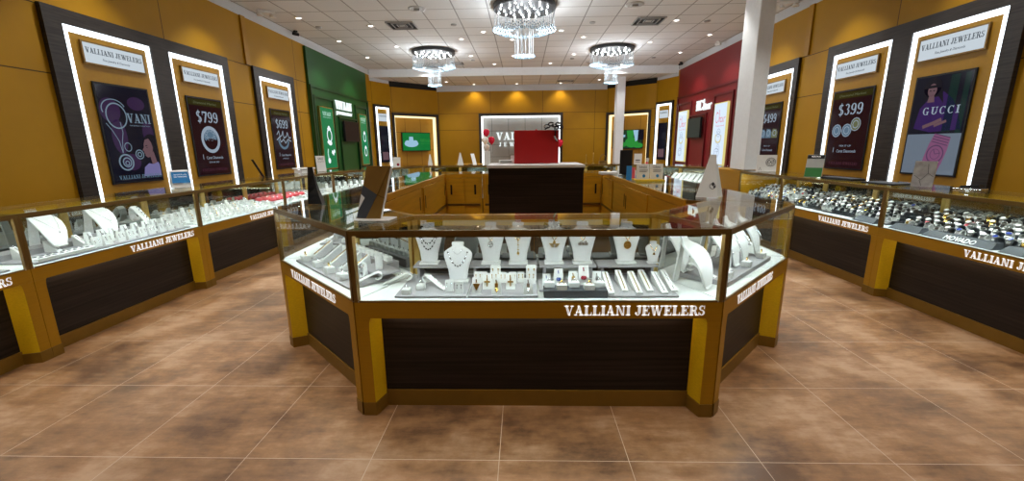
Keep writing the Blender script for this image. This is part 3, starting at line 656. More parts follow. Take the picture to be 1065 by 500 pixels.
# ------------------------------------------------------------------ display counters
LED_N = [0]
def counter(name, A, B, label, d=.55, ml=0, mr=0, lens=(None), text=True, tx=None, sides='', inner=False, hood=False, divider=True, group=None, posts='lr', thin=False):
    """one glass display counter; A to B is its front edge, ml / mr slide the back corners inwards"""
    L = math.hypot(B[0]-A[0], B[1]-A[1]); rz = math.atan2(B[1]-A[1], B[0]-A[0]); g = .0015
    fr = Frame(A[0], A[1], rz)
    t0 = empty(name, (*A, 0), rz); tag(t0, label, 'display counter', group)
    if ml > 0 or mr > 0: g = .004
    sl = lambda y: g + ml*y/d; sr = lambda y: L - g - mr*y/d       # left and right edge at depth y
    def slab(m, y0, y1, z0, z1, il=0, ir=0): m.prism([(sl(y0)+il,y0),(sr(y0)-ir,y0),(sr(y1)-ir,y1),(sl(y1)+il,y1)], z0, z1)
    m = MB(); slab(m, .115, d, .02, .56); slab(m, 0, d, .56, .645); m.build('cabinet', M['bronze'], t0)
    m = MB(); slab(m, .100, .114, .095, .559, .055, .055); m.build('front_panel', M['wood'], t0)
    m = MB(); slab(m, .092, .114, 0, .094, .06, .06); m.build('kick_plate', M['bronze_d'], t0)
    def post(lx, s, nm):
        e0 = sl if s > 0 else sr
        xb_ = max(lx+.098, e0(.099)+.01) if s > 0 else min(lx-.098, e0(.099)-.01)
        m = MB(); P = []
        for z, e in ((.075, 0), (.50, 0), (.53, .002), (.55, .006), (.5595, .012)):
            P.append([(e0(.0005), .0005, z), (e0(.0005)+s*(.066+e), .0005, z), (xb_, .099, z), (e0(.099), .099, z)])
        n = len(P); m.v = [p for r in P for p in r]
        for k in range(n-1):
            for i in range(4):
                q = (4*k+i, 4*k+(i+1) % 4, 4*k+4+(i+1) % 4, 4*k+4+i); m.f.append(q if s > 0 else q[::-1]); m.mi.append(1 if i == 1 else 0)
        m.f += [(0,3,2,1), (4*n-4,4*n-3,4*n-2,4*n-1)]; m.mi += [0, 0]
        m.build('post', [M['bronze'], M['bronze_l']], t0)  # lighter chamfer: glow of the under light painted into its colour
        pl = [(e0(0), -.003), (e0(0)+s*.070, -.003), (xb_+s*.006, .0985), (e0(.0985), .0985)]
        if s < 0: pl = pl[::-1]
        MB().prism(pl, 0, .074).build('foot', M['bronze_d'], t0)
    if 'l' in posts: post(g, 1, 'l')
    if 'r' in posts: post(L-g, -1, 'r')
    m = MB(); slab(m, .004, d-.004, .6455, .652); m.build('deck', M['deck'], t0)
    # metal frame
    m = MB(); k = .026; zt0, zt1 = .992, 1.018
    for y0, y1 in ((0, k), (d-k, d)):
        m.prism([(sl(y0),y0),(sr(y0),y0),(sr(y1),y1),(sl(y1),y1)], zt0, zt1)
    for f, s in ((sl, 1), (sr, -1)):
        pl = [(f(k),k),(f(k)+s*k*.6,k),(f(d-k)+s*k*.6,d-k),(f(d-k),d-k)]
        m.prism(pl if s > 0 else pl[::-1], zt0, zt1)
        pl = [(f(0),0),(f(0)+s*k*.75,0),(f(k*.8)+s*k*.75,k*.8),(f(k*.8),k*.8)]
        m.prism(pl if s > 0 else pl[::-1], .6455, zt0)
    m.prism([(sl(0)+k,0),(sr(0)-k,0),(sr(.01)-k,.01),(sl(.01)+k,.01)], .6455, .654)
    m.box(.03 + max(0, ml)*.05, .0065, .983, L-.03-max(0, mr)*.05, .0085, .992)
    if hood: m.box(.03+max(0, ml)*.05, .0235, .978, L-.03-max(0, mr)*.05, .0255, .992)
    m.build('frame', M['case_metal'], t0)
    m = MB()
    for f, s in ((sl, 1), (sr, -1)):
        pl = [(f(d-k),d-k),(f(d-k)+s*.035,d-k),(f(d)+s*.035,d),(f(d),d)]; m.prism(pl if s > 0 else pl[::-1], .652, zt0)
    xm_ = (sl(d)+sr(d))/2
    if divider: m.box(xm_-.03, d-.03, .652, xm_+.03, d-.002, zt0)
    m.build('back_post', M['brass'], t0)
    MB().box(max(sl(d), 0)+.037, d-.024, .955, min(sr(d), L)-.037, d-.017, .991).build('back_rail', M['bronze_l'], t0)
    # glass
    m = MB(); m.prism([(sl(0)+.02,.001),(sr(0)-.02,.001),(sr(0)-.02,.006),(sl(0)+.02,.006)], .654, .9915); m.build('front_glass', M['glass'], t0)
    m = MB(); slab(m, .001, d-.001, 1.0185, 1.0255, .001, .001); m.build('top_glass', M['glass_top'], t0)
    for c in sides:
        f, s = (sl, 1) if c == 'l' else (sr, -1)
        pl = [(f(k)+s*.004,k),(f(k)+s*.009,k),(f(d-k)+s*.009,d-k),(f(d-k)+s*.004,d-k)]
        MB().prism(pl if s > 0 else pl[::-1], .654, .991).build('side_glass', M['glass'], t0)
    # back doors, mirrored inside
    xa, xb = sl(d)+.036, sr(d)-.036; xm = (xa+xb)/2
    for p, q, dy in ((xa, xm-.031 if divider else xm, .0), (xm+.031 if divider else xm+.001, xb, 0)):
        dm = MB(); dm.box(p, d-.016, .653, q, d-.010, .985); dm.build('mirror_door', M['mirror'], t0)
    # light under the top rail
    m = MB(); m.box(.05, .010, .9895, L-.05, .022, .9915); m.build('light_strip', M['led_case'], t0)
    m = MB(); m.box(.16, .06, .552, L-.16, .075, .5595); m.build('under_light', M['led_under'], t0)
    if inner:
        # staff side: rails, sliding doors with recessed pulls
        m = MB(); q4 = [(sl(d),d),(sr(d),d),(sr(d+.012),d+.012),(sl(d+.012),d+.012)]; m.prism(q4, .96, 1.0185); m.prism(q4, 0, .08)
        for p in (xa-.028, xb-.0): m.box(p, d+.0, .08, p+.028, d+.012, .96)
        m.build('back_frame', M['inner_wood'], t0)
        MB().box(xa, d, .535, xb, d+.03, .56).build('door_track', M['case_metal'], t0)
        for z0, z1 in ((.565, .955), (.085, .53)):
            for p, q, dy, hx in ((xa+.003, xm+.02, .001, xa+.06), (xm-.01, xb-.003, .014, xb-.075)):
                dr = MB().box(p, d+dy, z0, q, d+dy+.012, z1).build('sliding_door', M['inner_wood'], t0)
                MB().box(hx, d+dy+.0122, (z0+z1)/2-.075+.02, hx+.026, d+dy+.0145, (z0+z1)/2+.075+.02).build('handle', M['black'], dr)
    if text:
        tw = .70; x0 = tx if tx is not None else L-.115-tw
        if tx is not None and isinstance(tx, tuple): x0, tw = tx
        global T, t, S
        T, t, S = .29, .125, .10
        ps, _ = serif('VALLIANI JEWELERS', .052, tw)
        T, t, S = .22, .085, .075
        MB().flat(ps, x0, .577, -.0005, .0025).build('lettering', M['letter'], t0)
    return fr

IA, IB, IC, ID = (-1.73, 2.86), (-.87, 2.02), (1.0, 2.02), (1.83, 2.87)
mt = .207*.55/.5*.91
K = .5
F_front = counter('display_counter', IB, IC, 'front glass display counter of the centre island facing the camera', d=K, ml=.207, mr=.207, tx=(1.077, .705), inner=True, divider=False, posts='lr')
for q, x in enumerate((.27, .84, 1.04, 1.47)):
    kp = MB().box(x-.018, .4725, .957, x+.018, .4755, .989).mat(1).box(x-.002, .471, .966, x+.002, .4724, .980).build('key_plate', [M['white_gloss'], M['ink']], bpy.data.objects['display_counter'])
F_al = counter('display_counter', IA, IB, 'angled glass counter at the left front corner of the island', d=K, ml=.207, mr=.207, tx=(.24, .73), inner=True, divider=False)
F_ar = counter('display_counter', IC, ID, 'angled glass counter at the right front corner of the island', d=K, ml=.207, mr=.207, tx=(.20, .63), inner=True, divider=False)
IY = 7.03; DS = .53
F_l1 = counter('display_counter', (-1.73, 4.95), IA, 'glass counter along the left side of the island, nearer one', d=DS, ml=0, mr=.22, hood=True, inner=True, tx=(.3, .7))
F_l2 = counter('display_counter', (-1.73, IY), (-1.73, 4.95), 'glass counter along the left side of the island, farther one', d=DS, ml=.53, mr=0, hood=True, inner=True)
F_r1 = counter('display_counter', ID, (1.83, 4.95), 'glass counter along the right side of the island, nearer one', d=DS+.1, ml=.26, mr=0, hood=True, inner=True, tx=(.3, .7))
F_r2 = counter('display_counter', (1.83, 4.95), (1.83, IY), 'glass counter along the right side of the island, farther one', d=DS+.08, ml=0, mr=.53, hood=True, inner=True)
F_b1 = counter('display_counter', (-.62, IY), (-1.73, IY), 'glass counter at the rear of the island, left end', d=DS, ml=0, mr=.53, hood=True, inner=True)
F_bm = counter('display_counter', (.62, IY), (-.62, IY), 'glass counter at the rear of the island behind the tower', d=DS, hood=True, inner=True)
F_b2 = counter('display_counter', (1.83, IY), (.62, IY), 'glass counter at the rear of the island, right end', d=DS, ml=.61, mr=0, hood=True, inner=True)
# wall rows
RX = 3.31
ly = [1.04, 2.65, 4.20, 5.80, 7.35]
F_w = []
for i, nm in enumerate(('left wall counter nearest the camera, cut by picture edge', 'left wall counter with two large white necklace busts', 'left wall counter filled with small white ring boxes', 'left wall counter holding coral pink pads')):
    F_w.append(counter('display_counter', (-RX, ly[i]), (-RX, ly[i+1]), nm, d=.58, sides=''))
DLa, DLb = (-RX, 7.36), (-2.2, 9.45)
F_dl = counter('display_counter', DLa, DLb, 'slanting glass counter in front of the left rear television niche', d=.58, ml=-.15, mr=-.15)
ry = [2.35, 3.95, 5.53, 6.60]
F_r = []
for i, nm in enumerate(('right wall counter of dark watch stands nearest the camera', 'right wall counter crowded with watches under the three-gem poster', 'short right wall counter beside the pillar box')):
    F_r.append(counter('display_counter', (RX, ry[i+1]), (RX, ry[i]), nm, d=.58, tx=((.80 if i == 0 else None) if False else None), text=(i < 2)))
DRa, DRb = (RX, 7.68), (2.2, 9.45)
F_dr = counter('display_counter', DRb, DRa, 'slanting glass counter of white bracelet ramps before the red section', d=.58, ml=-.15, mr=-.15)
F_rb = []
for i in range(3):
    a = -2.2 + i*4.4/3; b = a + 4.4/3
    F_rb.append(counter('display_counter', (a, 9.46), (b, 9.46), ('left', 'middle', 'right')[i] + ' glass counter of the row behind the island', d=.58))
# box around the near pillar
pb = empty('pillar_box', (RX, 7.655, 0), -PI/2); tag(pb, 'mustard laminate box around the foot of the white pillar', 'cabinet')
MB().box(0, 0, .075, 1.05, .58, 1.018).build('body', M['bronze'], pb, bevel=.004); MB().box(.01, .01, 0, 1.04, .57, .074).build('foot', M['bronze_d'], pb)

# ------------------------------------------------------------------ jewellery stands (templates)
def k_bust():
    t0 = empty('necklace_bust')
    sec = [(.000,.052,.030,.000),(.012,.052,.030,.0),(.013,.050,.010,.004),(.06,.056,.011,.008),(.11,.070,.015,.012),(.14,.079,.016,.015),(.160,.081,.016,.018),(.176,.074,.016,.020),(.188,.058,.016,.022),(.197,.042,.016,.023),(.204,.033,.017,.025),(.221,.036,.022,.028),(.226,.033,.019,.028)]
    m = MB(); n = 20; rings = []
    for z, hw, hd, y in sec:
        rings.append([(hw*math.copysign(abs(math.cos(2*PI*i/n))**.9, math.cos(2*PI*i/n)), y+hd*math.copysign(abs(math.sin(2*PI*i/n))**.8, math.sin(2*PI*i/n)), z) for i in range(n)])
    m.loft(rings[2:]); m.build('body', M['linen'], t0, smooth=True)
    MB().box(-.058, -.030, 0, .058, .045, .011).build('foot', M['linen'], t0, bevel=.002)
    return t0
def k_bigbust():
    t0 = empty('sloping_bust')
    pts = [(.070,.272,.034),(.064,.256,.033),(.056,.240,.035),(.043,.226,.052),(.020,.214,.074),(-.008,.197,.086),(-.036,.168,.089),(-.058,.132,.084),(-.072,.092,.074),(-.081,.050,.060),(-.086,.014,.044),(-.100,.003,.042)]
    MB().ribbon([(y, z, w) for y, z, w in pts], .010).build('body', M['white'], t0, smooth=True)
    MB().ribbon([(.066,.262,.026),(.075,.18,.028),(.085,.09,.03),(.095,.004,.034)], .008).build('back_leg', M['white'], t0)
    return t0
def k_ringbox(mat='white', gem='silver'):
    t0 = empty('ring_box')
    m = MB(); m.loft([[(sx*(.022-e), sy*(.020-e), z) for sx, sy in ((-1,-1),(1,-1),(1,1),(-1,1))] for z, e in ((0,.001),(.002,0),(.026,0),(.030,.003))])
    m.build('pad', M[mat], t0)
    pts = [(.011*math.cos(a), 0, .030+.011*math.sin(a)) for a in [PI*k/8 for k in range(9)]]
    m = MB().tube(pts, .0018, 5).octa((0,0,.045), .006); m.build('ring', M[gem], t0)
    return t0
def k_card(gem='gold', h=.062):
    t0 = empty('earring_card')
    m = MB(); m.loft([[(-.021,-.004,0),(.021,-.004,0),(.021,.022,0),(-.021,.022,0)], [(-.021,.002,h*.5),(.021,.002,h*.5),(.021,.016,h*.5),(-.021,.016,h*.5)], [(-.021,.008,h*.92),(.021,.008,h*.92),(.021,.013,h*.92),(-.021,.013,h*.92)], [(-.017,.009,h),(.017,.009,h),(.017,.0125,h),(-.017,.0125,h)]])
    m.build('pad', M['white'], t0)
    for s in (-1, 1):
        MB().octa((s*.011, .002, h*.74), .0042).tube([(s*.011,.001,h*.70),(s*.011,-.002,h*.52)], .0012, 4).octa((s*.011,-.004,h*.48), .0034).build('earring', M[gem], t0)
    return t0
def k_pendcard(gem='gold', shape='drop'):
    t0 = empty('pendant_card')
    h = .075
    MB().loft([[(-.022,-.008,0),(.022,-.008,0),(.022,.02,0),(-.022,.02,0)], [(-.022,.002,h*.5),(.022,.002,h*.5),(.022,.014,h*.5),(-.022,.014,h*.5)], [(-.020,.010,h),(.020,.010,h),(.020,.013,h),(-.020,.013,h)]]).build('pad', M['white'], t0)
    m = MB().tube([(-.002,.006,h*.9),(0,.002,h*.7)], .0022, 5)
    if shape == 'tri': m.loft([[(-.016,-.003,h*.64),(.016,-.003,h*.64),(.016,.001,h*.64),(-.016,.001,h*.64)], [(-.002,-.009,h*.25),(.002,-.009,h*.25),(.002,-.006,h*.25),(-.002,-.006,h*.25)]])
    elif shape == 'cross': m.box(-.003,-.008,h*.2,.003,-.004,h*.72).box(-.014,-.007,h*.44,.014,-.003,h*.54).octa((0,-.006,h*.49), .006)
    elif shape == 'round': m.lathe([(.001,-.0),(.010,.002),(.013,.008),(.010,.014),(.001,.016)], 10, (0,-.006,h*.26))
    else: m.box(-.007,-.007,h*.46,.007,-.002,h*.72).octa((0,-.006,h*.30), .009, .014)
    m.build('pendant', M[gem], t0); return t0
def k_ramp(L=.17, hgt=.05, w=.017, gem='gold'):
    """flat white bracelet pad, lifted at the back"""
    t0 = empty('bracelet_pad')
    m = MB(); s = [(0, .008), (L, hgt)]
    m.add([(-w,0,0),(w,0,0),(w,L,0),(-w,L,0),(-w,0,.008),(w,0,.008),(w,L,hgt),(-w,L,hgt)], [(0,3,2,1),(4,5,6,7),(0,1,5,4),(1,2,6,5),(2,3,7,6),(3,0,4,7)])
    m.build('pad', M['white'], t0)
    m = MB()
    for k in range(15):
        f = .08+.84*k/14; y = L*f; z = .008+(hgt-.008)*f+.003; m.octa((0, y, z), .0042 if k % 2 else .0032, .0035)
    m.tube([(0, L*.08, .008+(hgt-.008)*.08+.002), (0, L*.92, .008+(hgt-.008)*.92+.002)], .0016, 5)
    m.build('bracelet', M[gem], t0); return t0
def k_curl(gem='silver'):
    """long pad that curls under at its back end"""
    t0 = empty('curled_bracelet_pad')
    pts = [(0,.004,.016),(.04,.018,.016),(.08,.036,.016),(.12,.054,.016),(.145,.060,.016),(.162,.052,.016),(.168,.036,.016),(.158,.020,.016),(.140,.014,.016),(.128,.02,.016)]
    MB().ribbon(pts, .006).build('pad', M['white'], t0, smooth=True)
    m = MB()
    for k in range(6): m.octa((0, .02+.018*k, .017+.0083*k+.002*0), .0045)
    m.build('bracelet', M[gem], t0); return t0
def k_cuff(mat, w=.015, R=.024):
    t0 = empty('watch_stand')
    pts = [(R*math.cos(a), .026+R*math.sin(a), w) for a in [math.radians(-40+i*20) for i in range(14)]]
    MB().ribbon(pts, .006).build('cuff', M[mat], t0, smooth=True); MB().box(-w, -.02, 0, w, .022, .003).build('foot', M[mat], t0)
    return t0
def k_watch(band, dial, case):
    t0 = empty('wristwatch')
    R = .0312; m = MB()
    pts = [(R*math.cos(a), .026+R*math.sin(a), .009) for a in [math.radians(10+i*16) for i in range(11)]]
    m.ribbon(pts, .0025).build('band', M[band], t0, smooth=True)
    # dial faces the customer: front upper of the cuff
    a = math.radians(118); c = Vector((0, R*math.cos(a)-.002, .026+R*math.sin(a)+.001)); nrm = Vector((0, math.cos(a), math.sin(a))); u = Vector((1,0,0)); v = nrm.cross(u)
    def disc(r, o0, o1, n=14): return [[c+nrm*o+(u*math.cos(2*PI*i/n)+v*math.sin(2*PI*i/n))*rr for i in range(n)] for o, rr in ((o0, r), (o1, r*.92))]
    MB().loft(disc(.0165, .001, .008)).build('case', M[case], t0)
    MB().loft(disc(.0130, .0081, .0088)).build('dial', M[dial], t0)
    return t0
GR = None
def riser(fr, x0, x1, y0, y1, z0, z1, label, mat='tray', skew=0, edge=False):
    m = MB(); m.prism([(x0,y0),(x1,y0),(x1-skew,y1),(x0+skew,y1)], 0, z1-z0)
    o = m.build('display_tray', M[mat], bevel=.003); o.location = fr.at(0, 0, z0); o.rotation_euler.z = fr.rz
    return tag(o, label, 'tray')

DK = .653
B = Kind(k_bust()); BB = Kind(k_bigbust()); RB = Kind(k_ringbox()); RBg = Kind(k_ringbox('white', 'gold'))
CG = Kind(k_card('gold')); CS = Kind(k_card('silver')); PCt = Kind(k_pendcard('gold', 'tri')); PCc = Kind(k_pendcard('gold', 'cross')); PCd = Kind(k_pendcard('silver', 'drop')); PCr = Kind(k_pendcard('blue', 'round')); PCy = Kind(k_pendcard('gold', 'drop')); PCu = Kind(k_pendcard('ruby', 'round'))
RP = Kind(k_ramp(.17, .055)); RPg = Kind(k_ramp(.165, .055, .016, 'gold')); RPs = Kind(k_ramp(.165, .055, .016, 'silver')); CU = Kind(k_curl())

# --- front counter (world coordinates through F0) ---
F0 = Frame(0, 0, 0)
riser(F_front, .20, .575, .045, .42, DK+.001, DK+.012, 'long grey tray at the left end of the front island counter')
riser(F_front, .582, .945, .045, .42, DK+.001, DK+.012, 'grey tray under the gold pendant cards in the front island counter')
riser(F_front, .955, 1.295, .135, .33, DK+.001, DK+.012, 'low grey tray behind the black-edged ring platform')
riser(F_front, .975, 1.302, .042, .130, DK+.001, DK+.040, 'raised dark platform of ring boxes in the front island counter', 'slate')
riser(F_front, 1.305, 1.665, .045, .43, DK+.001, DK+.012, 'grey tray under six bracelet pads at the right end')
ZR = DK+.09
for x0, x1, lab in ((.23, .50, 'grey shelf under the double-strand bust'), (.56, .95, 'grey shelf under the two central pendant busts'), (.965, 1.29, 'grey shelf under two gold chain busts right of centre'), (1.30, 1.64, 'grey shelf under the medallion bust')):
    t0 = empty('riser_shelf', F_front.at(0, 0, 0), F_front.rz); tag(t0, lab, 'shelf')
    MB().box(x0, .325, ZR-.01, x1, .462, ZR).build('shelf_top', M['tray'], t0); MB().box(x0+.02, .34, DK+.013, x0+.035, .455, ZR-.0105).build('leg', M['tray'], t0); MB().box(x1-.035, .34, DK+.013, x1-.02, .455, ZR-.0105).build('leg', M['tray'], t0)
bx = [(-.555,'double strand of small beads'),(-.19,'pendant of interlocked rings'),(-.03,'long vertical gold drop'),(.18,'winged emblem pendant'),(.345,'script name pendant'),(.60,'large round gold medallion')]
def necklace(kind, x, y, z):
    t0 = empty('necklace', (x, y, z))
    ch = 'gold' if kind not in ('strand', 'beads') else 'silver'
    def curve(hw, zt, zb, y0=-.004): return [(hw*u, .012-.02*(1-u*u)*.6+y0+.010*(zt-.1)*5*abs(u), zb+(zt-zb)*abs(u)**2) for u in [k/8-1 for k in range(17)]]
    m = MB()
    if kind in ('strand', 'beads'):
        for hw, zt, zb in (((.052,.178,.118),(.050,.15,.085)) if kind == 'strand' else ((.055,.172,.095),(.03,.192,.165))):
            pts = curve(hw, zt, zb, -.008); m.tube(pts, .0011, 4)
        m.build('chain', M['silver'], t0)
        b = MB()
        for hw, zt, zb in (((.052,.178,.118),(.050,.15,.085)) if kind == 'strand' else ((.055,.172,.095),)):
            for i, p in enumerate(curve(hw, zt, zb, -.011)):
                if i % 2 == 0: b.sphere(p, .0048, 8, 5)
        b.build('beads', M['onyx'], t0); return t0
    zb = .13
    pts = [(u*.038, .006-.012*(1-abs(u)), zb+(.19-zb)*abs(u)) for u in [k/6-1 for k in range(13)]]
    MB().tube([(p[0], p[1]-.008, p[2]) for p in pts], .0022 if kind != 'ringp' else .0016, 5).build('chain', M[ch], t0)
    p = MB(); Y = -.014
    if kind == 'ringp': p.tube([(.013*math.cos(a), Y, .112+.016*math.sin(a)) for a in [2*PI*k/16 for k in range(16)]], .0022, 5, True).tube([(.008*math.cos(a)+.004, Y-.002, .108+.010*math.sin(a)) for a in [2*PI*k/12 for k in range(12)]], .002, 5, True); mt_ = 'silver'
    elif kind == 'drop':
        for k in range(7): p.octa((0, Y, .165-.014*k), .0042 if k % 2 else .006)
        p.octa((0, Y, .062), .009, .013); mt_ = 'gold'
    elif kind == 'wing':
        p.octa((0, Y, .122), .010, .013)
        for s in (-1, 1):
            for k in range(4): p.box(min(s*.004,s*(.032-.005*k)), Y-.003, .112-.006*k, max(s*.004,s*(.032-.005*k)), Y, .116-.006*k)
        mt_ = 'brass'
    elif kind == 'name': p.box(-.030, Y-.002, .112, .030, Y, .115); [p.box(-.028+.0085*k, Y-.003, .104, -.0225+.0085*k, Y, .122+.004*(k % 3)) for k in range(7)]; mt_ = 'silver'
    elif kind == 'medal': p.lathe([(.001, -.003), (.021, -.002), (.023, 0), (.021, .002), (.001, .003)], 16); p.v = [(a, Y+c, .105+b) for a, b, c in p.v]; mt_ = 'gold'
    else: p.loft([[(-.004,Y-.003,.12),(.004,Y-.003,.12),(.004,Y,.12),(-.004,Y,.12)],[(-.014,Y-.003,.095),(.014,Y-.003,.095),(.014,Y,.095),(-.014,Y,.095)]]); mt_ = 'gold'
    p.build('pendant', M[mt_], t0); return t0
for (x, lab), kd in zip(bx, ('strand', 'ringp', 'drop', 'wing', 'name', 'medal')):
    B.put(F0, x, 2.405, ZR+.001, 'white linen bust carrying the '+lab, 'necklace bust', sc=(.96, 1, 1.065))
    n = necklace(kd, x, 2.405-(.009 if kd == 'strand' else .004), ZR+.001); n.scale = (.96, 1, 1.065); tag(n, lab + ' necklace on a white bust in the front counter', 'necklace')
B.put(F0, -.37, 2.30, DK+.013, 'white bust on the low tray with dark bead necklace', 'necklace bust', sc=1.0)
tag(necklace('beads', -.37, 2.296, DK+.013), 'necklace of spaced dark beads on the lower white bust', 'necklace')
B.put(F0, .755, 2.40, ZR+.001, 'smallest white bust at the right end of the front counter', 'necklace bust', sc=.56)
o = necklace('tri', .755, 2.397, ZR+.001); o.scale = (.56,)*3; tag(o, 'fine gold chain with triangular pendant on smallest bust', 'necklace')
T1 = DK+.013
RB.put(F0, -.615, 2.10, T1, 'white ring box at the far left corner of the front counter', 'ring box')
RB.put(F0, -.555, 2.17, T1, 'white ring box just left of the curled bracelet pad', 'ring box')
CU.put(F0, -.42, 2.16, T1, 'curled white pad with spaced stones before the bead necklace bust', 'bracelet pad', rz=.95)
CS.put(F0, -.395, 2.13, T1, 'white card with plain studs left of the dark stud card', 'earring card')
CB = Kind(k_card('onyx')); CB.put(F0, -.337, 2.10, T1, 'white card with two dark stud earrings', 'earring card')
for k, x, y, lab in ((PCt, -.245, 2.10, 'card with a triangular gold pendant'), (PCc, -.195, 2.175, 'card with an openwork gold cross pendant'), (PCy, -.14, 2.09, 'card with a gold drop below a slim stem'), (PCc, -.07, 2.175, 'card with a tall gold cross right of the drop card'), (PCd, .025, 2.09, 'card with a silver drop at the right end of the tray')):
    k.put(F0, x, y, T1, 'white ' + lab, 'pendant card', sc=1.12)
for i, (x, y) in enumerate(((-.255, 2.27), (-.225, 2.29), (-.165, 2.27), (-.115, 2.28), (-.06, 2.26), (-.015, 2.285), (.045, 2.275))):
    CG.put(F0, x, y, T1+(.0 if i % 2 else .0), 'white gold-earring card in back line of the centre tray', 'earring card', 'gold earring cards behind the pendant cards', sc=(.95 if i % 2 else 1.05))
CG.put(F0, -.16, 2.325, T1+.0, 'raised white card with gold hoops below the interlocked ring pendant', 'earring card', sc=1.4)
CG.put(F0, .045, 2.325, T1+.0, 'raised white card with gold hoops right of the vertical drop bust', 'earring card', sc=1.4)
T2 = DK+.042; 
for x, y, k, lab in ((.137, 2.124, RB, 'first from left'), (.197, 2.083, RBg, 'second from left'), (.265, 2.124, RB, 'middle'), (.338, 2.083, RBg, 'fourth from left'), (.396, 2.124, RB, 'last on the right')):
    k.put(F0, x, y, T2, 'white ring box on the dark raised platform, ' + lab, 'ring box', sc=(1.2, .98, .95))
for x, y, k, lab, s in ((.125, 2.19, PCr, 'with a blue flower pendant', 1.0), (.195, 2.25, PCr, 'with a dark blue butterfly pendant', 1.15), (.27, 2.20, PCy, 'with gold leaf drop behind the ring boxes', 1.15), (.335, 2.26, PCu, 'with a single red stone, tallest of the row', 1.35), (.40, 2.21, PCd, 'with silver drop behind the last ring box', 1.1)):
    k.put(F0, x, y, T1, 'white card ' + lab, 'pendant card', sc=s)
for i, (x, x2, k, lab) in enumerate(((.455,.49,RPg,'first'),(.535,.57,RPg,'second'),(.60,.635,RP,'third'),(.665,.70,RPg,'fourth'),(.73,.765,RPs,'fifth'),(.79,.83,RPs,'sixth'))):
    yy = 2.085 if i % 2 == 0 else 2.12
    k.put(F0, x, yy, T1, 'narrow white bracelet pad with chain, ' + lab + ' from the left of six', 'bracelet pad', rz=.16*-1*(-1 if False else 1)*1.0 if False else -.02, sc=(1, 1.35, 1))

# --- angled left counter ---
riser(F_al, .16, 1.02, .06, .36, DK+.001, DK+.014, 'grey velvet tray in the left angled island counter')
riser(F_al, .28, .86, .37, .46, DK+.001, DK+.06, 'raised grey shelf of bangles at the back of the left angled counter')
riser(F_al, .80, 1.06, .22, .36, DK+.05, DK+.062, 'small floating grey shelf near the counter corner post')
for i, x in enumerate((.24, .46, .65, .84)):
    (RB if i % 2 else RBg).put(F_al, x, .10, DK+.015, 'white ring box, left angled counter, ' + ('farthest from the corner post', 'second farthest from the corner post', 'third farthest from the corner post', 'closest to the corner post')[i], 'ring box', sc=1.3)
for i, x in enumerate((.20, .36, .50, .66, .78)):
    (RPs if i % 2 else RPg).put(F_al, x, .16, DK+.015, 'steep white bracelet pad in the left angled counter', 'bracelet pad', 'steep bracelet pads in the left angled counter', sc=(1.2, .85, 1.9))
for i in range(9):
    RB.put(F_al, .31+.063*i, .41, DK+.061, 'white ring pad on the raised shelf of left angled counter', 'ring box', 'ring pads along the raised shelf')
CU.put(F_al, .97, .10, DK+.015, 'curled white pad lowest against the corner post', 'bracelet pad', rz=-.5)
CU.put(F_al, 1.06, .24, DK+.003, 'curled white pad beside the bright deck edge', 'bracelet pad', rz=-.6)
PCd.put(F_al, .90, .20, DK+.015, 'tilted white card with three small stones near the corner post', 'pendant card', sc=1.2)
wb = empty('watch_box', F_al.at(.93, .29, DK+.063), F_al.rz - .5); tag(wb, 'white open watch box with pillow on the floating shelf', 'watch box')
MB().box(-.045, -.02, 0, .045, .02, .012).box(-.045, .012, .012, .045, .02, .085).box(-.045, -.02, .012, -.037, .012, .085).box(.037, -.02, .012, .045, .012, .085).build('shell', M['white'], wb, bevel=.004)
m = MB().lathe([(.018,-.03),(.022,-.02),(.022,.02),(.018,.03)], 14); m.v = [(c, a*.6-.006, b+.05) for a, b, c in m.v]; m.build('pillow', M['white'], wb, smooth=True)

# --- angled right counter ---
riser(F_ar, .225, 1.0, .06, .34, DK+.001, DK+.030, 'thick grey platform under the sloping busts in the right angled counter')
for i, (x, y) in enumerate(((.42, .22), (.57, .225), (.72, .22), (.95, .22))):
    BB.put(F_ar, x, y, DK+(.032 if i < 3 else .032), 'tall sloping white bust in right angled counter, ' + ('left of the trio', 'middle of the trio', 'right of the trio', 'standing apart on the right')[i], 'necklace bust', sc=(.84, .95, 1.02))
    t0 = empty('necklace', F_ar.at(x, y, DK+.033), F_ar.rz); tag(t0, 'thin silver necklace on the sloping bust ' + ('left of the trio', 'middle of the trio', 'right of the trio', 'standing apart on the right')[i], 'necklace')
    MB().tube([(u*.045, -.100+.105*abs(u)**1.5, .122+.125*abs(u)**1.1) for u in [k/6-1 for k in range(13)]], .0014, 5).octa((0, -.105, .114), .007).build('chain', M['silver'], t0)
BB.put(F_ar, .125, .22, DK+.003, 'sloping white bust just behind the right corner post', 'necklace bust', sc=1.0)
BB.put(F_ar, .245, .385, DK+.032, 'sloping white bust at the back of the right corner, wide foot', 'necklace bust', sc=(.85, .8, 1))
CU.put(F_ar, .26, .14, DK+.032, 'curled white bracelet pad near the right corner post', 'bracelet pad')
for i, x in enumerate((.30, .62, .90)):
    RBg.put(F_ar, x, .095, DK+.032, 'white gold-ring box, right angled counter, ' + ('below the trio left bust', 'between the trio feet', 'before the separate bust')[i], 'ring box', sc=1.2)
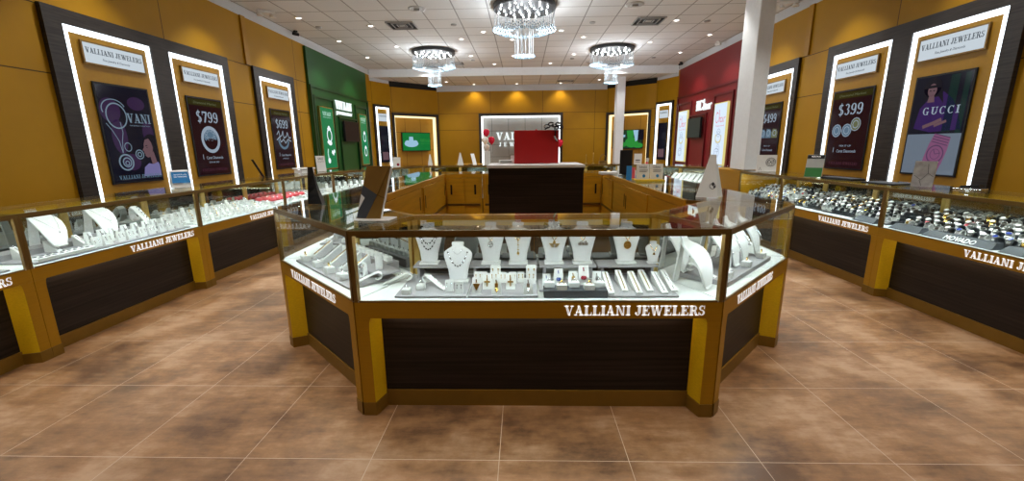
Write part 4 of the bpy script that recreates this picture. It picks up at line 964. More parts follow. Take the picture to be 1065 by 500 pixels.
# side counters of the island: trays seen through the top glass
for fr, nm, L, side in ((F_l1, 'nearer left side counter', 2.05, 0), (F_r1, 'nearer right side counter', 2.05, 0), (F_l2, 'farther left side counter', 2.0, 0), (F_r2, 'farther right side counter', 2.0, 0)):
    for j in range(3):
        x = .35+.45*j + (.1 if fr is F_l2 else 0)
        riser(fr, x, x+.4, .08, .38, DK+.001, DK+.014, 'grey tray inside the island %s, %s' % (nm, ('first from its left end', 'in its middle', 'first from its right end')[j]))
        for k in range(8):
            (RB if k % 2 else CS).put(fr, x+.05+.1*(k % 4), .14+.13*(k//4), DK+.015, 'small white pad inside the island ' + nm, 'jewellery pad', 'jewellery pads inside the island ' + nm)

# --- left wall counters ---
fr = F_w[0]
BB.put(fr, 1.36, .27, DK+.002, 'large sloping white bust cut by the left picture edge', 'necklace bust')
riser(fr, .9, 1.54, .05, .2, DK+.001, DK+.012, 'grey tray in the nearest left wall counter')
for i in range(6): (CS if i % 2 else RB).put(fr, 1.0+.1*i, .10+.04*(i % 2), DK+.013, 'white earring card in the left counter at picture edge', 'earring card', 'cards in the left counter at picture edge', sc=1.15)
fr = F_w[1]
riser(fr, .08, 1.47, .05, .34, DK+.001, DK+.012, 'grey tray running the length of the two-bust left counter')
riser(fr, .08, 1.47, .36, .52, DK+.001, DK+.05, 'raised grey shelf at the back of the two-bust left counter')
for x, lab in ((.44, 'nearer of the two large busts in the left wall counter'), (.86, 'farther of the two large busts in the left wall counter')):
    BB.put(fr, x, .36, DK+.052, 'white ' + lab, 'necklace bust', sc=(.98, 1.3, 1.04), rz=-.12)
    t0 = empty('necklace', fr.at(x, .36, DK+.052), fr.rz-.12); tag(t0, 'fine necklace on the ' + lab, 'necklace')
    MB().tube([(u*.07, -.134+.14*abs(u)**1.5, .120+.125*abs(u)**1.1) for u in [k/6-1 for k in range(13)]], .0014, 5).octa((0, -.140, .112), .010).build('chain', M['silver'], t0)
CU.put(fr, 1.36, .34, DK+.051, 'tall white arched bracelet ramp below the blue card', 'bracelet pad', sc=(2.2, 1.1, 3.0))
t0 = empty('ring_tray', fr.at(.10, .055, DK+.013), fr.rz); tag(t0, 'white slotted ring tray in the front left of the two-bust counter', 'ring tray')
MB().box(0, 0, 0, .42, .10, .022).build('base', M['white'], t0, bevel=.003)
m = MB()
for i in range(8):
    for j in range(2): m.box(.03+.047*i, .022+.045*j, .0222, .055+.047*i, .034+.045*j, .026)
m.build('slot', M['slate'], t0)
for i in range(9):
    CS.put(fr, .56+.105*i, .09+.012*(i % 2), DK+.013, 'white earring card in the front line of the two-bust counter', 'earring card', 'front line of cards in the two-bust counter', sc=(1.6, 1.2, 1.35))
for i in range(8):
    PCd.put(fr, .60+.105*i, .19, DK+.013, 'taller white card in the second line of the two-bust counter', 'pendant card', 'second line of cards in the two-bust counter', sc=(1.4, 1.1, 1.55))
for i in range(6):
    RPs.put(fr, .20+.21*i + (.1 if i > 2 else 0), .24, DK+.013, 'white bracelet pad leaning to the shelf of two-bust counter', 'bracelet pad', 'leaning pads in the two-bust counter', sc=(1.2, .6, 1.6))
fr = F_w[2]
for j in range(6):
    riser(fr, .06, 1.53, .05+.078*j, .124+.078*j, DK+.001, DK+.008+.012*j, 'long white stepped ring tray, ' + ('front', 'second', 'third', 'fourth', 'fifth', 'rearmost')[j] + ' step of ring box counter', 'white')
    for i in range(16):
        (RB, RBg, CS, RB)[(i*3+j*5) % 4].put(fr, .11+.09*i+random.uniform(-.012, .012), .088+.078*j, DK+.009+.012*j, 'small white pad on the stepped trays of ring box counter', 'ring box', 'ring pads in the left wall ring box counter', sc=random.uniform(.95, 1.15))
# coral pads
def k_pink():
    t0 = empty('coral_pad'); MB().lathe([(.028,0),(.040,.008),(.042,.022),(.034,.034),(.012,.040)], 14).build('cushion', M['pink'], t0, smooth=True)
    m = MB().tube([(.016*math.cos(a), .016*math.sin(a), .042) for a in [2*PI*k/12 for k in range(12)]], .003, 5, True); m.build('ring', M['silver'], t0); return t0
PK = Kind(k_pink())
fr = F_w[3]
riser(fr, .06, 1.48, .05, .20, DK+.001, DK+.012, 'white low tray in the coral pad counter', 'white'); riser(fr, .06, 1.0, .21, .50, DK+.001, DK+.04, 'white raised tray under the coral pads', 'white')
riser(fr, 1.02, 1.48, .21, .50, DK+.001, DK+.04, 'grey raised tray at the far end of the coral pad counter')
for j in range(3):
    for i in range(8): PK.put(fr, .12+.115*i+(.05 if j % 2 else 0), .255+.10*j, DK+.041, 'round coral pink pad holding a ring', 'jewellery pad', 'coral pads in the left wall counter', sc=(1.1, 1.1, 1.35))
for i in range(13): (RB, CS)[i % 2].put(fr, .12+.105*i, .12, DK+.013, 'white pad in front of the coral pads', 'jewellery pad', 'white pads before the coral pads')
for i in range(8): CU.put(fr, 1.08+.1*(i % 4), .23+.13*(i//4), DK+.041, 'curled white pad beside the coral pads', 'bracelet pad', 'curled pads at the far end of the coral counter', sc=.75)
fr = F_dl
riser(fr, .06, 2.28, .05, .27, DK+.001, DK+.012, 'front white tray in the slanting left rear counter', 'white'); riser(fr, .06, 2.28, .29, .52, DK+.001, DK+.05, 'raised white tray in the slanting left rear counter', 'white')
for j in range(3):
    for i in range(16): (CS, RB, PCd)[(i+j) % 3 if j < 2 else 0].put(fr, .13+.138*i, (.09, .19, .36)[j], DK+(.013, .013, .051)[j], 'small white pad in the slanting left rear counter', 'jewellery pad', 'pads in the slanting left rear counter', sc=(1.3, .9, 1.6))
for q, fr in enumerate(F_rb):
    nm = ('left', 'middle', 'right')[q]
    riser(fr, .06, 1.4, .05, .5, DK+.001, DK+.02, 'tray in the %s counter of the row behind the island' % nm, 'white' if q != 1 else 'tray')
    for j in range(2):
        for i in range(10): (CS, RB, PCd)[(i+j+q) % 3].put(fr, .12+.135*i, .12+.2*j, DK+.021, 'tiny white pad in the %s counter behind the island' % nm, 'jewellery pad', 'pads in the %s counter behind the island' % nm, sc=(1.4, 1.2, 2.0))
# --- right wall counters: watches
WS_d = Kind(k_cuff('slate')); WS_w = Kind(k_cuff('white')); 
WT = [Kind(k_watch(*a)) for a in (('steel','onyx','steel'), ('gold','white','gold'), ('black','onyx','steel'), ('steel','white','steel'), ('steel','blue','steel'), ('gold','onyx','gold'), ('pink','white','steel'))]
def watches(fr, x0, x1, n, rows, where, white_rows=(), seed=1, zstep=.022, y0=.15, lead=DK+.001):
    rnd = random.Random(seed)
    y0 -= .006
    for j in range(rows):
        y = y0+.078*j; z = DK+.010+zstep*j
        riser(fr, x0, x1, y-.036, y+.038, DK+.001, z, '%s watch step in %s' % (('lowest', 'second', 'third', 'fourth', 'fifth', 'sixth')[j], where), 'slate' if j not in white_rows else 'tray')
        for i in range(n):
            x = x0+.04+(x1-x0-.08)*i/(n-1)
            wh = j in white_rows or rnd.random() < .3
            r = rnd.uniform(-.2, .2)+(.35 if j % 2 else .2); s = 1.22
            (WS_w if wh else WS_d).put(fr, x, y, z+.001, '%s watch stand in %s' % ('white' if wh else 'dark', where), 'watch stand', '%s watch stands in %s' % ('white' if wh else 'dark', where), rz=r, sc=s)
            k = rnd.choices(range(7), (6, 2, 2, 5, 1, 1, .4))[0]
            nmk = ('steel watch with dark dial', 'gold watch with white dial', 'black-banded watch with dark dial', 'steel watch with white dial', 'steel watch with blue dial', 'gold watch with dark dial', 'pink-banded watch')[k]
            WT[k].put(fr, x, y, z+.001, '%s in %s' % (nmk, where), 'watch', '%s group in %s' % (nmk, where), rz=r, sc=s)
watches(F_r[0], .07, 1.5, 16, 5, 'right wall counter nearest the camera', seed=3, y0=.18)
watches(F_r[1], .07, 1.5, 17, 5, 'right wall counter under three-gem poster', seed=5, y0=.17)
watches(F_r[2], .07, 1.0, 11, 5, 'the short counter beside the pillar box', white_rows=(1, 2, 3), seed=8, y0=.15)
def dark_tray(fr, x0, x1, label, word=None):
    t0 = empty('brand_tray', fr.at(x0, .045, DK+.001), fr.rz); tag(t0, label, 'tray')
    w = x1-x0
    m = MB(); m.add([(0,0,0),(w,0,0),(w,.10,0),(0,.10,0),(.02,.05,.045),(w-.02,.05,.045),(w-.02,.10,.045),(.02,.10,.045)], [(0,3,2,1),(4,5,6,7),(0,1,5,4),(1,2,6,5),(2,3,7,6),(3,0,4,7)])
    m.build('body', M['slate'], t0)
    if word:
        ps, _ = plain(word, .030, .24); m = MB().flat(ps, 0, 0, 0, .0008)
        m.v = [(x+w/2-.10, .05*((z+.008)/.045)+y-.0012, z+.008) for x, y, z in m.v]
        m.build('lettering', M['letter'], t0)
dark_tray(F_r[0], .04, .34, 'slate sloped tray left of the lettered tray, nearest right counter')
dark_tray(F_r[0], .37, .92, 'slate sloped tray with MOVADO lettering', 'MOVADO')
dark_tray(F_r[0], .96, 1.5, 'slate sloped tray right of the lettered tray, nearest right counter')
dark_tray(F_r[1], 1.18, 1.45, 'slate sloped block below the posts of the second right counter')
# bracelet ramps before the red wall
fr = F_dr
riser(fr, .06, 2.04, .05, .20, DK+.001, DK+.012, 'white front tray in the slanting right rear counter', 'white')
riser(fr, .06, 2.04, .22, .52, DK+.001, DK+.04, 'grey raised tray in the slanting right rear counter')
for i in range(9): CU.put(fr, 1.05+.11*i, .25, DK+.054, 'arched white bracelet ramp before the red section', 'bracelet pad', 'arched ramps before the red section', sc=(2.4, 1.3, 2.6))
for i in range(12): (PCd, RB)[i % 2].put(fr, 1.0+.085*i, .12, DK+.013, 'white pad in front of the arched ramps', 'jewellery pad', 'pads in front of the arched ramps', sc=1.2)
for i in range(10): PK.put(fr, .14+.17*(i % 5), .28+.14*(i//5), DK+.041, 'coral pad in the slanting right rear counter', 'jewellery pad', 'coral pads in the slanting right rear counter', sc=(1.1, 1.1, 1.6))
for i in range(9): RB.put(fr, .12+.1*i, .12, DK+.013, 'white ring pad before coral pads, right rear counter', 'ring box', 'ring pads by the right rear coral pads', sc=1.3)

# ------------------------------------------------------------------ things on the counters
TZ = 1.0275
# blue and white tent card
t0 = empty('tent_card', (-3.66, 4.46, TZ), PI/2-.75); tag(t0, 'white tent card with blue printed face on the left wall counter', 'card')
MB().ribbon([(-.06,.002,.085),(-.045,.06,.085),(-.028,.12,.083),(-.010,.17,.08),(.0,.182,.08),(.012,.17,.08),(.035,.09,.085),(.055,.002,.085)], .004).build('card', M['white_gloss'], t0)
m = MB(); m.add([(-.078,-.0585,.05),(.078,-.0585,.05),(.072,-.024,.165),(-.072,-.024,.165)], [(0,1,2,3)]); m.v = [(x, y-.006, z) for x, y, z in m.v]; m.build('printed_face', M['cardblue'], t0)
ps, _ = plain('SHOP NOW PAY LATER', .013, .11); m = MB().flat(ps, -.055, .13, 0, .0005); ps, _ = plain('EASY FINANCING', .013, .11); m.flat(ps, -.055, .108, 0, .0005); m.v = [(x, -.0585-.0075+(z-.05)*.30, z) for x, y, z in m.v]; m.build('lettering', M['letter'], t0)
def slab(name, loc, rz, w, h, d, tilt, mat, label, cat, extra=None):
    t0 = empty(name, loc, rz); tag(t0, label, cat)
    m = MB(); s = math.sin(tilt)*h; c = math.cos(tilt)*h
    m.add([(-w/2,0,0),(w/2,0,0),(w/2,d,0),(-w/2,d,0),(-w/2,s,c),(w/2,s,c),(w/2,s+d,c),(-w/2,s+d,c)], [(0,3,2,1),(4,5,6,7),(0,1,5,4),(1,2,6,5),(2,3,7,6),(3,0,4,7)])
    m.build('panel', M[mat], t0); return t0, s, c
t0, s, c = slab('tilted_sign_holder', (-3.76, 6.12, TZ), 2.13, .12, .27, .030, .42, 'wood', 'bronze tilted sign holder between lit frames on the left row', 'sign holder')
MB().box(-.085, -.02, 0, .085, .10, .05).build('base', M['brass'], t0) if False else MB().box(-.05, .0305, .0, .05, .07, .04).build('base', M['brass'], t0)
t0 = empty('tablet_stand', (-3.62, 7.0, TZ), 1.2); tag(t0, 'white flat device on a low stack of boxes, left row before green section', 'device')
MB().box(-.12, -.09, 0, .12, .09, .05).build('base', M['white_gloss'], t0); MB().box(-.14, -.11, .062, .14, .11, .085).build('panel', M['white_gloss'], t0, bevel=.008); MB().box(-.03, -.03, .0505, .03, .03, .0615).build('neck', M['black'], t0)
t0, s, c = slab('card_holder', (-3.52, 7.42, TZ), PI/2-.7, .16, .27, .008, .10, 'white_gloss', 'upright white price card beside the nearer green banner', 'card')
ps, _ = plain('SALE', .04, .09); m = MB().flat(ps, -.045, .2, 0, .001); ps, _ = plain('UP TO 50% OFF', .016, .11); m.flat(ps, -.055, .16, 0, .001); m.v = [(x, y-.002+z*.10, z) for x, y, z in m.v]; m.build('lettering', M['ink'], t0)
# black tapered stand on the island
t0 = empty('tapered_stand', (-1.50, 3.02, TZ), .15); tag(t0, 'black tapered stand on the left corner of the island', 'stand')
m = MB(); m.loft([[(a0,-.04,z),(a1,-.04+z*.2,z),(a1,.04-z*.1,z),(a0,.04-z*.1,z)] for z, a0, a1 in ((0,-.045,.05),(.03,-.043,.042),(.07,-.039,.030),(.12,-.034,.017),(.20,-.027,.003),(.262,-.022,-.004))])
m.build('body', M['black'], t0, smooth=False)
# gold mirror with dark diamond
t0 = empty('counter_mirror', (-.825, 2.28, TZ), -.12); tag(t0, 'gold faceted counter mirror with dark diamond at the island corner', 'mirror')
MB().box(-.10, -.03, 0, .10, .09, .008).build('base', M['white_gloss'], t0, bevel=.002)
m = MB(); h = .295; s = .065
def tl(pts, y0): return [(x-.098, y0 + z*s/h, z+.009) for x, z in pts]
def tilted(m, pts, y0, d):
    a = tl(pts, y0); b = tl(pts, y0+d); n = len(pts); m.add(a+b, [tuple(range(n)), tuple(range(n, 2*n))[::-1]] + [(i, n+i, n+(i+1)%n, (i+1)%n) for i in range(n)])
tilted(m, [(0,0),(.140,0),(.194,h-.012),(.054,h-.012)], 0, .012); m.build('panel', M['gold_mirror'], t0)
m = MB(); tilted(m, [(.001,.002),(.056,.002),(.118,.128),(.034,.180)], -.0015, .001); m.build('dark_facet', M['slate'], t0)
m = MB(); tilted(m, [(.010,.045),(.047,.112),(.025,.132)], -.003, .001); m.build('painted_glare', M['white_gloss'], t0)  # glare on the mirror, painted as a flat white shape
m = MB(); tilted(m, [(.118,.126),(.118,.130),(.163,.113),(.163,.109)], -.003, .001); tilted(m, [(.118,.128),(.121,.128),(.191,h-.016),(.187,h-.016)], -.003, .001); m.build('groove', M['bronze_d'], t0)
m = MB(); tilted(m, [(.140,0),(.145,0),(.199,h-.012),(.194,h-.012)], -.001, .014); m.build('edge', M['white_gloss'], t0)
# white A-frame
t0 = empty('a_frame_sign', (1.40, 3.20, TZ), -.25); tag(t0, 'tall white pointed frame sign on the right corner of the island', 'sign')
m = MB(); m.flat([[(-.10,0),(.05,0),(.028,.315),(-.012,.315)]], 0, 0, .0, .012); m.v = [(x, y+z*.20, z) for x, y, z in m.v]; m.build('front_leaf', M['white_gloss'], t0)
m = MB(); m.flat([[(.055,0),(.10,0),(.045,.24),(.033,.25)]], 0, 0, .02, .012); m.v = [(x, y+.06-z*.05, z) for x, y, z in m.v]; m.build('rear_leaf', M['white_gloss'], t0)
m = MB(); m.flat([circle(.015,.10,.010,.014,10), circle(.025,.08,.008,.010,8)] + ring2(.012,.085,.022,.004,14), 0, 0, -.0125, .001); m.v = [(x, y+z*.20, z) for x, y, z in m.v]; m.build('emblem', M['ink'], t0)
# leaflets, tray, monitor on the right side of the island
t0 = empty('shallow_tray', (1.40, 4.80, TZ), -.06); tag(t0, 'yellow-green shallow tray under the leaflets on the island', 'tray')
MB().box(-.16, -.12, 0, .16, .12, .018).build('base', M['bronze_l'], t0, bevel=.003)
for i, x in enumerate((1.335, 1.485)):
    t0, s, c = slab('leaflet_holder', (x, 4.78, TZ+.020), -.08, .135, .165, .03, .12, 'white_gloss', ('left', 'right')[i] + ' white leaflet in the pair standing on the yellow tray', 'leaflet')
    m = MB(); ps, _ = plain(('RINGS', 'CARE')[i], .022, .08); m.mat(0).flat(ps, -.04, .12, 0, .001); m.flat([R4(-.04,.095,.05,.100), R4(-.04,.080,.04,.085)], 0, 0, 0, .001); m.mat(1).flat([circle(.01,.035,.016,.018,10)], 0, 0, 0, .001); m.v = [(x_, y-.001+z*.12, z) for x_, y, z in m.v]; m.build('printing', [M['ink'], M['cardblue']], t0)
for i, (x, mt_, lab) in enumerate(((1.215, 'cardblue', 'blue'), (1.245, 'pink', 'red'))):
    slab('brochure', (x+.02*i, 4.92+.05*i, TZ), -.2, .06, .16-.02*i, .012, .1, mt_, 'slim ' + lab + ' brochure left of the white leaflets', 'brochure')
t0 = empty('pen', (1.46, 5.22, TZ), .2); tag(t0, 'pink pen-like tube leaning behind the leaflets', 'pen')
MB().tube([(0,0,.01),(.05,.02,.19)], .016, 8).build('barrel', M['pink'], t0); MB().tube([(.051,.0205,.192),(.063,.0255,.235)], .016, 8).build('tip', M['white_gloss'], t0); MB().lathe([(.03,0),(.03,.006),(.02,.009)], 10, (0,0,0)).build('foot', M['black'], t0)
t0 = empty('computer_monitor', (1.37, 5.62, TZ), .25); tag(t0, 'black monitor seen from behind on the right side of the island', 'monitor')
m = MB(); m.box(-.085, .05, .02, .085, .075, .33); m.build('panel', M['black'], t0, bevel=.004); MB().box(-.08, -.02, 0, .08, .10, .008).build('base', M['black'], t0); MB().box(-.02, .076, .008, .02, .09, .15).build('neck', M['black'], t0)
t0 = empty('keyboard_box', (1.20, 5.95, TZ), 0); tag(t0, 'flat white box left of the black monitor', 'box'); MB().box(-.14, -.08, 0, .10, .08, .035).build('body', M['white_gloss'], t0, bevel=.004)
# right row
t0, s, c = slab('ring_sign', (3.48, 6.22, TZ), -.35, .25, .235, .012, .06, 'white_gloss', 'white sign with circular ring drawing in front of the pillar', 'sign')
m = MB(); m.flat(ring2(.05,.135,.062,.006,24) + ring2(.05,.135,.046,.004,20) + ring2(.03,.14,.02,.004,10) + ring2(.07,.14,.02,.004,10) + ring2(.05,.11,.02,.004,10) + line2([(.0,.11),(.03,.17),(.06,.12),(.09,.17)], .004) + line2([(-.09,.02),(-.075,.06),(-.06,.02)], .004), 0, 0, 0, .001); m.v = [(x, y-.001+z*.06, z) for x, y, z in m.v]; m.build('drawing', M['ink'], t0)
t0, s, c = slab('striped_sign', (3.40, 5.10, TZ), -.75, .17, .27, .012, .30, 'cardgrey', 'tilted sign with black, grey and green bands on the right row', 'sign')
m = MB(); m.mat(0).flat([R4(-.083,.005,.083,.11)], 0, 0, 0, .001); m.mat(1).flat([R4(-.083,.215,.083,.255)], 0, 0, 0, .001); m.v = [(x, y-.001+z*.31, z) for x, y, z in m.v]; m.build('bands', [M['cardgreen'], M['black']], t0)
ps, _ = plain('HERITAGE', .016, .09); m = MB().flat(ps, -.045, .23, 0, .001); m.v = [(x, y-.0025+z*.31, z) for x, y, z in m.v]; m.build('lettering', M['letter'], t0)
def flatbox(name, loc, rz, w, d, h, mat, label, cat):
    t0 = empty(name, loc, rz); tag(t0, label, cat); MB().box(-w/2, -d/2, 0, w/2, d/2, h).build('body', M[mat], t0, bevel=.004); MB().box(-w/2+.01, -d/2+.01, h+.0002, w/2-.01, d/2-.01, h+.003).build('pad', M['slate'], t0); return t0
flatbox('counter_pad', (3.47, 4.72, TZ), -1.5, .42, .16, .022, 'black', 'long black counter pad beside the banded sign', 'pad')
flatbox('counter_pad', (3.50, 4.18, TZ), -1.5, .34, .22, .012, 'black', 'thin dark counter pad between pad and stone mirror', 'pad')
t0, s, c = slab('stone_mirror', (3.55, 3.88, TZ), -1.0, .145, .225, .022, .10, 'marble', 'grey stone-patterned counter mirror on the right row', 'mirror')
m = MB(); m.flat(line2([(-.06,.10),(-.01,.06),(.03,.12),(.07,.09)], .003) + line2([(-.02,.06),(.0,.01)], .003) + line2([(.03,.12),(.02,.2)], .003), 0, 0, 0, .001); m.v = [(x, y-.001+z*.10, z) for x, y, z in m.v]; m.build('grooves', M['ink'], t0)
t0 = empty('card_reader', (3.72, 3.62, TZ), -1.2); tag(t0, 'low dark card reader right of the stone mirror', 'card reader')
MB().box(-.09, -.05, 0, .09, .05, .012).build('base', M['silver'], t0, bevel=.003); MB().loft([[(-.06,-.035,.013),(.07,-.035,.013),(.07,.035,.013),(-.06,.035,.013)], [(-.05,-.03,.03),(.06,-.03,.045),(.06,.03,.045),(-.05,.03,.03)]]).build('body', M['black'], t0)
# rear row
def tri(loc, rz, h, w, label):
    t0 = empty('pointed_card', loc, rz); tag(t0, label, 'card'); m = MB(); m.flat([[(-w/2,0),(w/2,0),(.01,h),(-.01,h)]], 0, 0, 0, .006); m.v = [(x, y+z*.2, z) for x, y, z in m.v]; m.build('front_leaf', M['white_gloss'], t0)
    m = MB(); m.flat([[(-w/2,0),(w/2,0),(.01,h),(-.01,h)]], 0, 0, 0, .006); m.v = [(x, y-z*.2+h*.4+.01, z) for x, y, z in m.v]; m.build('rear_leaf', M['white_gloss'], t0)
tri((-1.42, 9.70, TZ), 0, .27, .13, 'pointed white card left of the leaning card behind the island')
tri((-2.13, 9.80, TZ), 0, .24, .09, 'small pointed white card in front of the left rear niche edge')
t0, s, c = slab('leaning_card', (-1.08, 9.70, TZ), .8, .10, .26, .01, .35, 'white_gloss', 'leaning white card on a dark base behind the island', 'card'); MB().box(-.10, .02, 0, .10, .12, .012).build('base', M['black'], t0)
t0, s, c = slab('white_banner_card', (-.80, 9.72, TZ), .1, .13, .30, .03, .05, 'white_gloss', 'tall white card beside the dark tower, left', 'card'); MB().box(-.06, .031, 0, .06, .08, .02).build('base', M['white_gloss'], t0)
t0, s, c = slab('red_dot_card', (-2.62, 8.85, TZ), -.2, .16, .20, .012, .1, 'white_gloss', 'white card with red dot before the left rear television', 'card'); m = MB().flat([circle(.03,.05,.03,.03,10)], 0, 0, 0, .001); m.v = [(x, y-.001+z*.1, z) for x, y, z in m.v]; m.build('dot', M['ruby'], t0)
for i, x in enumerate((1.42, 1.58)):
    t0 = empty('ring_stand', (x, 9.7, TZ)); tag(t0, 'slim gold ring stand behind the tower, ' + ('left', 'right') [i] + ' of the pair', 'ring stand')
    MB().lathe([(.03,0),(.03,.008),(.006,.012),(.005,.16+.04*i),(.012,.18+.04*i),(.002,.21+.04*i)], 10).build('stem', M['brass'], t0)
t0 = empty('arched_stand', (1.80, 9.7, TZ)); tag(t0, 'dark arched bangle stand right of the gold ring stands', 'stand')
MB().tube([(.07*math.cos(a), 0, .07+.13*math.sin(a)) for a in [PI*k/10 for k in range(11)]], .008, 6).build('arch', M['case_metal'], t0); MB().box(-.09, -.03, 0, .09, .03, .06).build('base', M['case_metal'], t0)
t0, s, c = slab('white_sign_card', (2.38, 8.98, TZ), -.6, .16, .22, .012, .05, 'white_gloss', 'small white card before the right rear corner frame', 'card'); m = MB().flat([R4(-.05,.05,.05,.06), R4(-.05,.08,.05,.1)], 0, 0, 0, .001); m.v = [(x, y-.001+z*.05, z) for x, y, z in m.v]; m.build('printing', M['ink'], t0)

# ------------------------------------------------------------------ tower in the island
t0 = empty('service_tower', (.155, 5.12, 0)); tag(t0, 'dark wood service tower with white top inside the island', 'counter')
MB().box(-.57, 0, 0, .57, .70, 1.165).build('body', M['wood'], t0); MB().box(-.585, -.012, 1.166, .585, .72, 1.20).build('top', M['linen'], t0, bevel=.004)
t0 = empty('gift_box', (.175, 5.55, 1.202)); tag(t0, 'large red box with black bow on the service tower', 'box')
MB().box(-.285, 0, 0, .285, .16, .415).build('body', M['redbox'], t0, bevel=.004); MB().lathe([(.012,0),(.012,.012),(.004,.016)], 10, (.0,.08,.416)).build('knob', M['redbox'], t0)
t0 = empty('ribbon_bow', (.40, 5.528, 1.642)); tag(t0, 'black and cream ribbon bow on the corner of the red box', 'bow')
m = MB()
for k, (dx, dz, r) in enumerate(((-.09,.02,.035), (-.04,.045,.035), (.0,.03,.03), (.05,.045,.035), (.08,.01,.03), (.03,.0,.025))):
    m.tube([(dx+r*math.cos(a), .0+.015*math.sin(a*2), dz+r*.6*math.sin(a)) for a in [2*PI*i/10 for i in range(10)]], .009, 5, True)
m.tube([(0,0,0),(.015,-.008,-.07),(.005,-.005,-.12),(.03,-.008,-.17)], .007, 5); m.tube([(-.08,0,.01),(-.12,-.006,-.02)], .01, 5); m.build('loops', M['black'], t0, smooth=True)
m = MB().tube([(.0,-.012,-.10),(.02,-.014,-.135),(.04,-.014,-.16)], .010, 5).octa((-.115,-.015,.02), .018).octa((.06,-.02,.05), .015).octa((-.005,-.02,.05), .014); m.build('cream_tails', M['cardgrey'], t0)
t0 = empty('receipt_printer', (-.215, 5.62, 1.202)); tag(t0, 'white receipt printer left of the red box', 'printer')
MB().box(-.10, 0, 0, .09, .16, .042).build('body', M['white_gloss'], t0, bevel=.004); MB().box(-.078, -.0015, .012, .068, -.0001, .034).build('front_slot', M['cardgrey'], t0)
t0 = empty('small_display', (-.13, 5.83, 1.202)); tag(t0, 'small white display with dark edge behind the printer', 'monitor')
MB().box(-.035, 0, .0, .04, .006, .10).build('face', M['white_gloss'], t0); MB().box(-.042, -.001, 0, -.0355, .012, .108).box(-.0355, -.001, .1005, .04, .012, .108).build('edge', M['black'], t0)
# reception desk far behind
t0 = empty('reception_desk', (-1.0, 14.3, 0)); tag(t0, 'honey wood reception desk before the grey niche', 'desk')
MB().box(-1.2, 0, 0, 1.6, .6, .82).build('body', M['inner_wood'], t0); MB().box(-1.25, -.05, .821, 1.65, .65, .86).build('top', M['inner_wood'], t0)
# balloons
def balloon(x, z, mat, label, y=15.4):
    t0 = empty('balloon', (x, y, z)); tag(t0, label, 'balloon')
    m = MB(); m.lathe([(.004,-.165),(.012,-.16),(.006,-.15),(.05,-.11),(.10,-.05),(.122,.02),(.112,.08),(.07,.125),(.02,.142)], 16); m.build('skin', M[mat], t0, smooth=True)
    MB().tube([(0,0,-.165),(.02,.0,-.5),(0,0,-z+.002)], .003, 4).build('string', M['white_gloss'], t0)
balloon(-1.29, 1.90, 'red_bal', 'red balloon topmost of the cluster before the grey niche'); balloon(-1.12, 1.64, 'red_bal', 'red balloon right of the white one', 15.55); balloon(-1.31, 1.63, 'white_bal', 'white balloon in the cluster before the niche', 15.1)
balloon(1.31, 1.52, 'red_bal', 'lone pink-red balloon right of the red box'); balloon(-1.32, 1.38, 'white_bal', 'small pale balloon lowest in the left cluster', 15.75)

# ------------------------------------------------------------------ ceiling fittings
BULB = [None]
def chandelier(x, y, label):
    t0 = empty('chandelier', (x, y, H)); tag(t0, label, 'chandelier')
    R = .545
    MB().lathe([(R,-.001),(R,-.075),(R-.02,-.085),(R-.025,-.079),(.02,-.079)], 48).build('canopy', M['chrome'], t0, smooth=False)
    rnd = random.Random(4); b = MB()
    for k in range(34):
        r = R*math.sqrt((k+.5)/34)*.90; a = k*2.39996
        if BULB[0] is None: BULB[0] = MB().sphere((0, 0, 0), .013, 8, 4).mesh('bulb', M['bulb'], True)
        bo = bpy.data.objects.new('bulb', BULB[0]); col.objects.link(bo); bo.parent = t0; bo.location = (r*math.cos(a), r*math.sin(a), -.096)
    m = MB()
    for i in range(96):      # outer curtain
        a = 2*PI*i/96; r = R-.02-(.06 if i % 2 else 0)
        for j in range(12): m.octa((r*math.cos(a), r*math.sin(a), -.125-.022*j), .004, .007)
    for i in range(40):
        a = 2*PI*i/40; r = .34
        for j in range(12): m.octa((r*math.cos(a), r*math.sin(a), -.13-.024*j), .004, .007)
    m.build('bead_curtain', M['crystal'], t0)
    m = MB()
    for q in range(7):
        r = R+.0-.045*q; n = 52-4*q
        for i in range(n):
            a = 2*PI*(i+.5*(q % 2))/n; z = -.40-.012*min(q, 3)-(.01 if i % 2 else 0)
            m.octa((r*math.cos(a), r*math.sin(a), z), .014, .016)
    m.build('crystal_ring', M['crystal_b'], t0)
    m = MB()
    for i in range(18):
        a = 2*PI*i/18; r = .165 if i % 2 else .12
        for j in range(19): m.octa((r*math.cos(a), r*math.sin(a), -.42-.0225*j), .0055, .008)
    m.build('inner_strands', M['crystal'], t0)
    m = MB()
    for q in range(4):
        r = .185-.04*q; n = 30-6*q
        for i in range(n): a = 2*PI*i/n; m.octa((r*math.cos(a), r*math.sin(a), -.845-.006*q), .013, .016)
    m.build('small_crystal_ring', M['crystal_b'], t0)
    l = bpy.data.lights.new('glow', 'POINT'); l.energy = CH_E; l.shadow_soft_size = .25; l.color = (.93, .97, 1)
    lo = bpy.data.objects.new('glow', l); col.objects.link(lo); lo.parent = t0; lo.location = (0, 0, -.62)
CH_E = 66
chandelier(.04, 8.05, 'large round crystal chandelier nearest the camera in the centre')
chandelier(-2.26, 11.5, 'round crystal chandelier toward the green wall')
chandelier(2.26, 11.5, 'round crystal chandelier toward the red wall')
def k_down():
    t0 = empty('downlight')
    MB().lathe([(.085,-.0005),(.085,-.006),(.050,-.010),(.047,-.004),(.044,-.0006)], 20).build('trim_ring', M['white_gloss'], t0)
    MB().lathe([(.042,-.001),(.042,-.004)], 16).build('lens', M['lens'], t0)
    return t0
DLt = Kind(k_down())
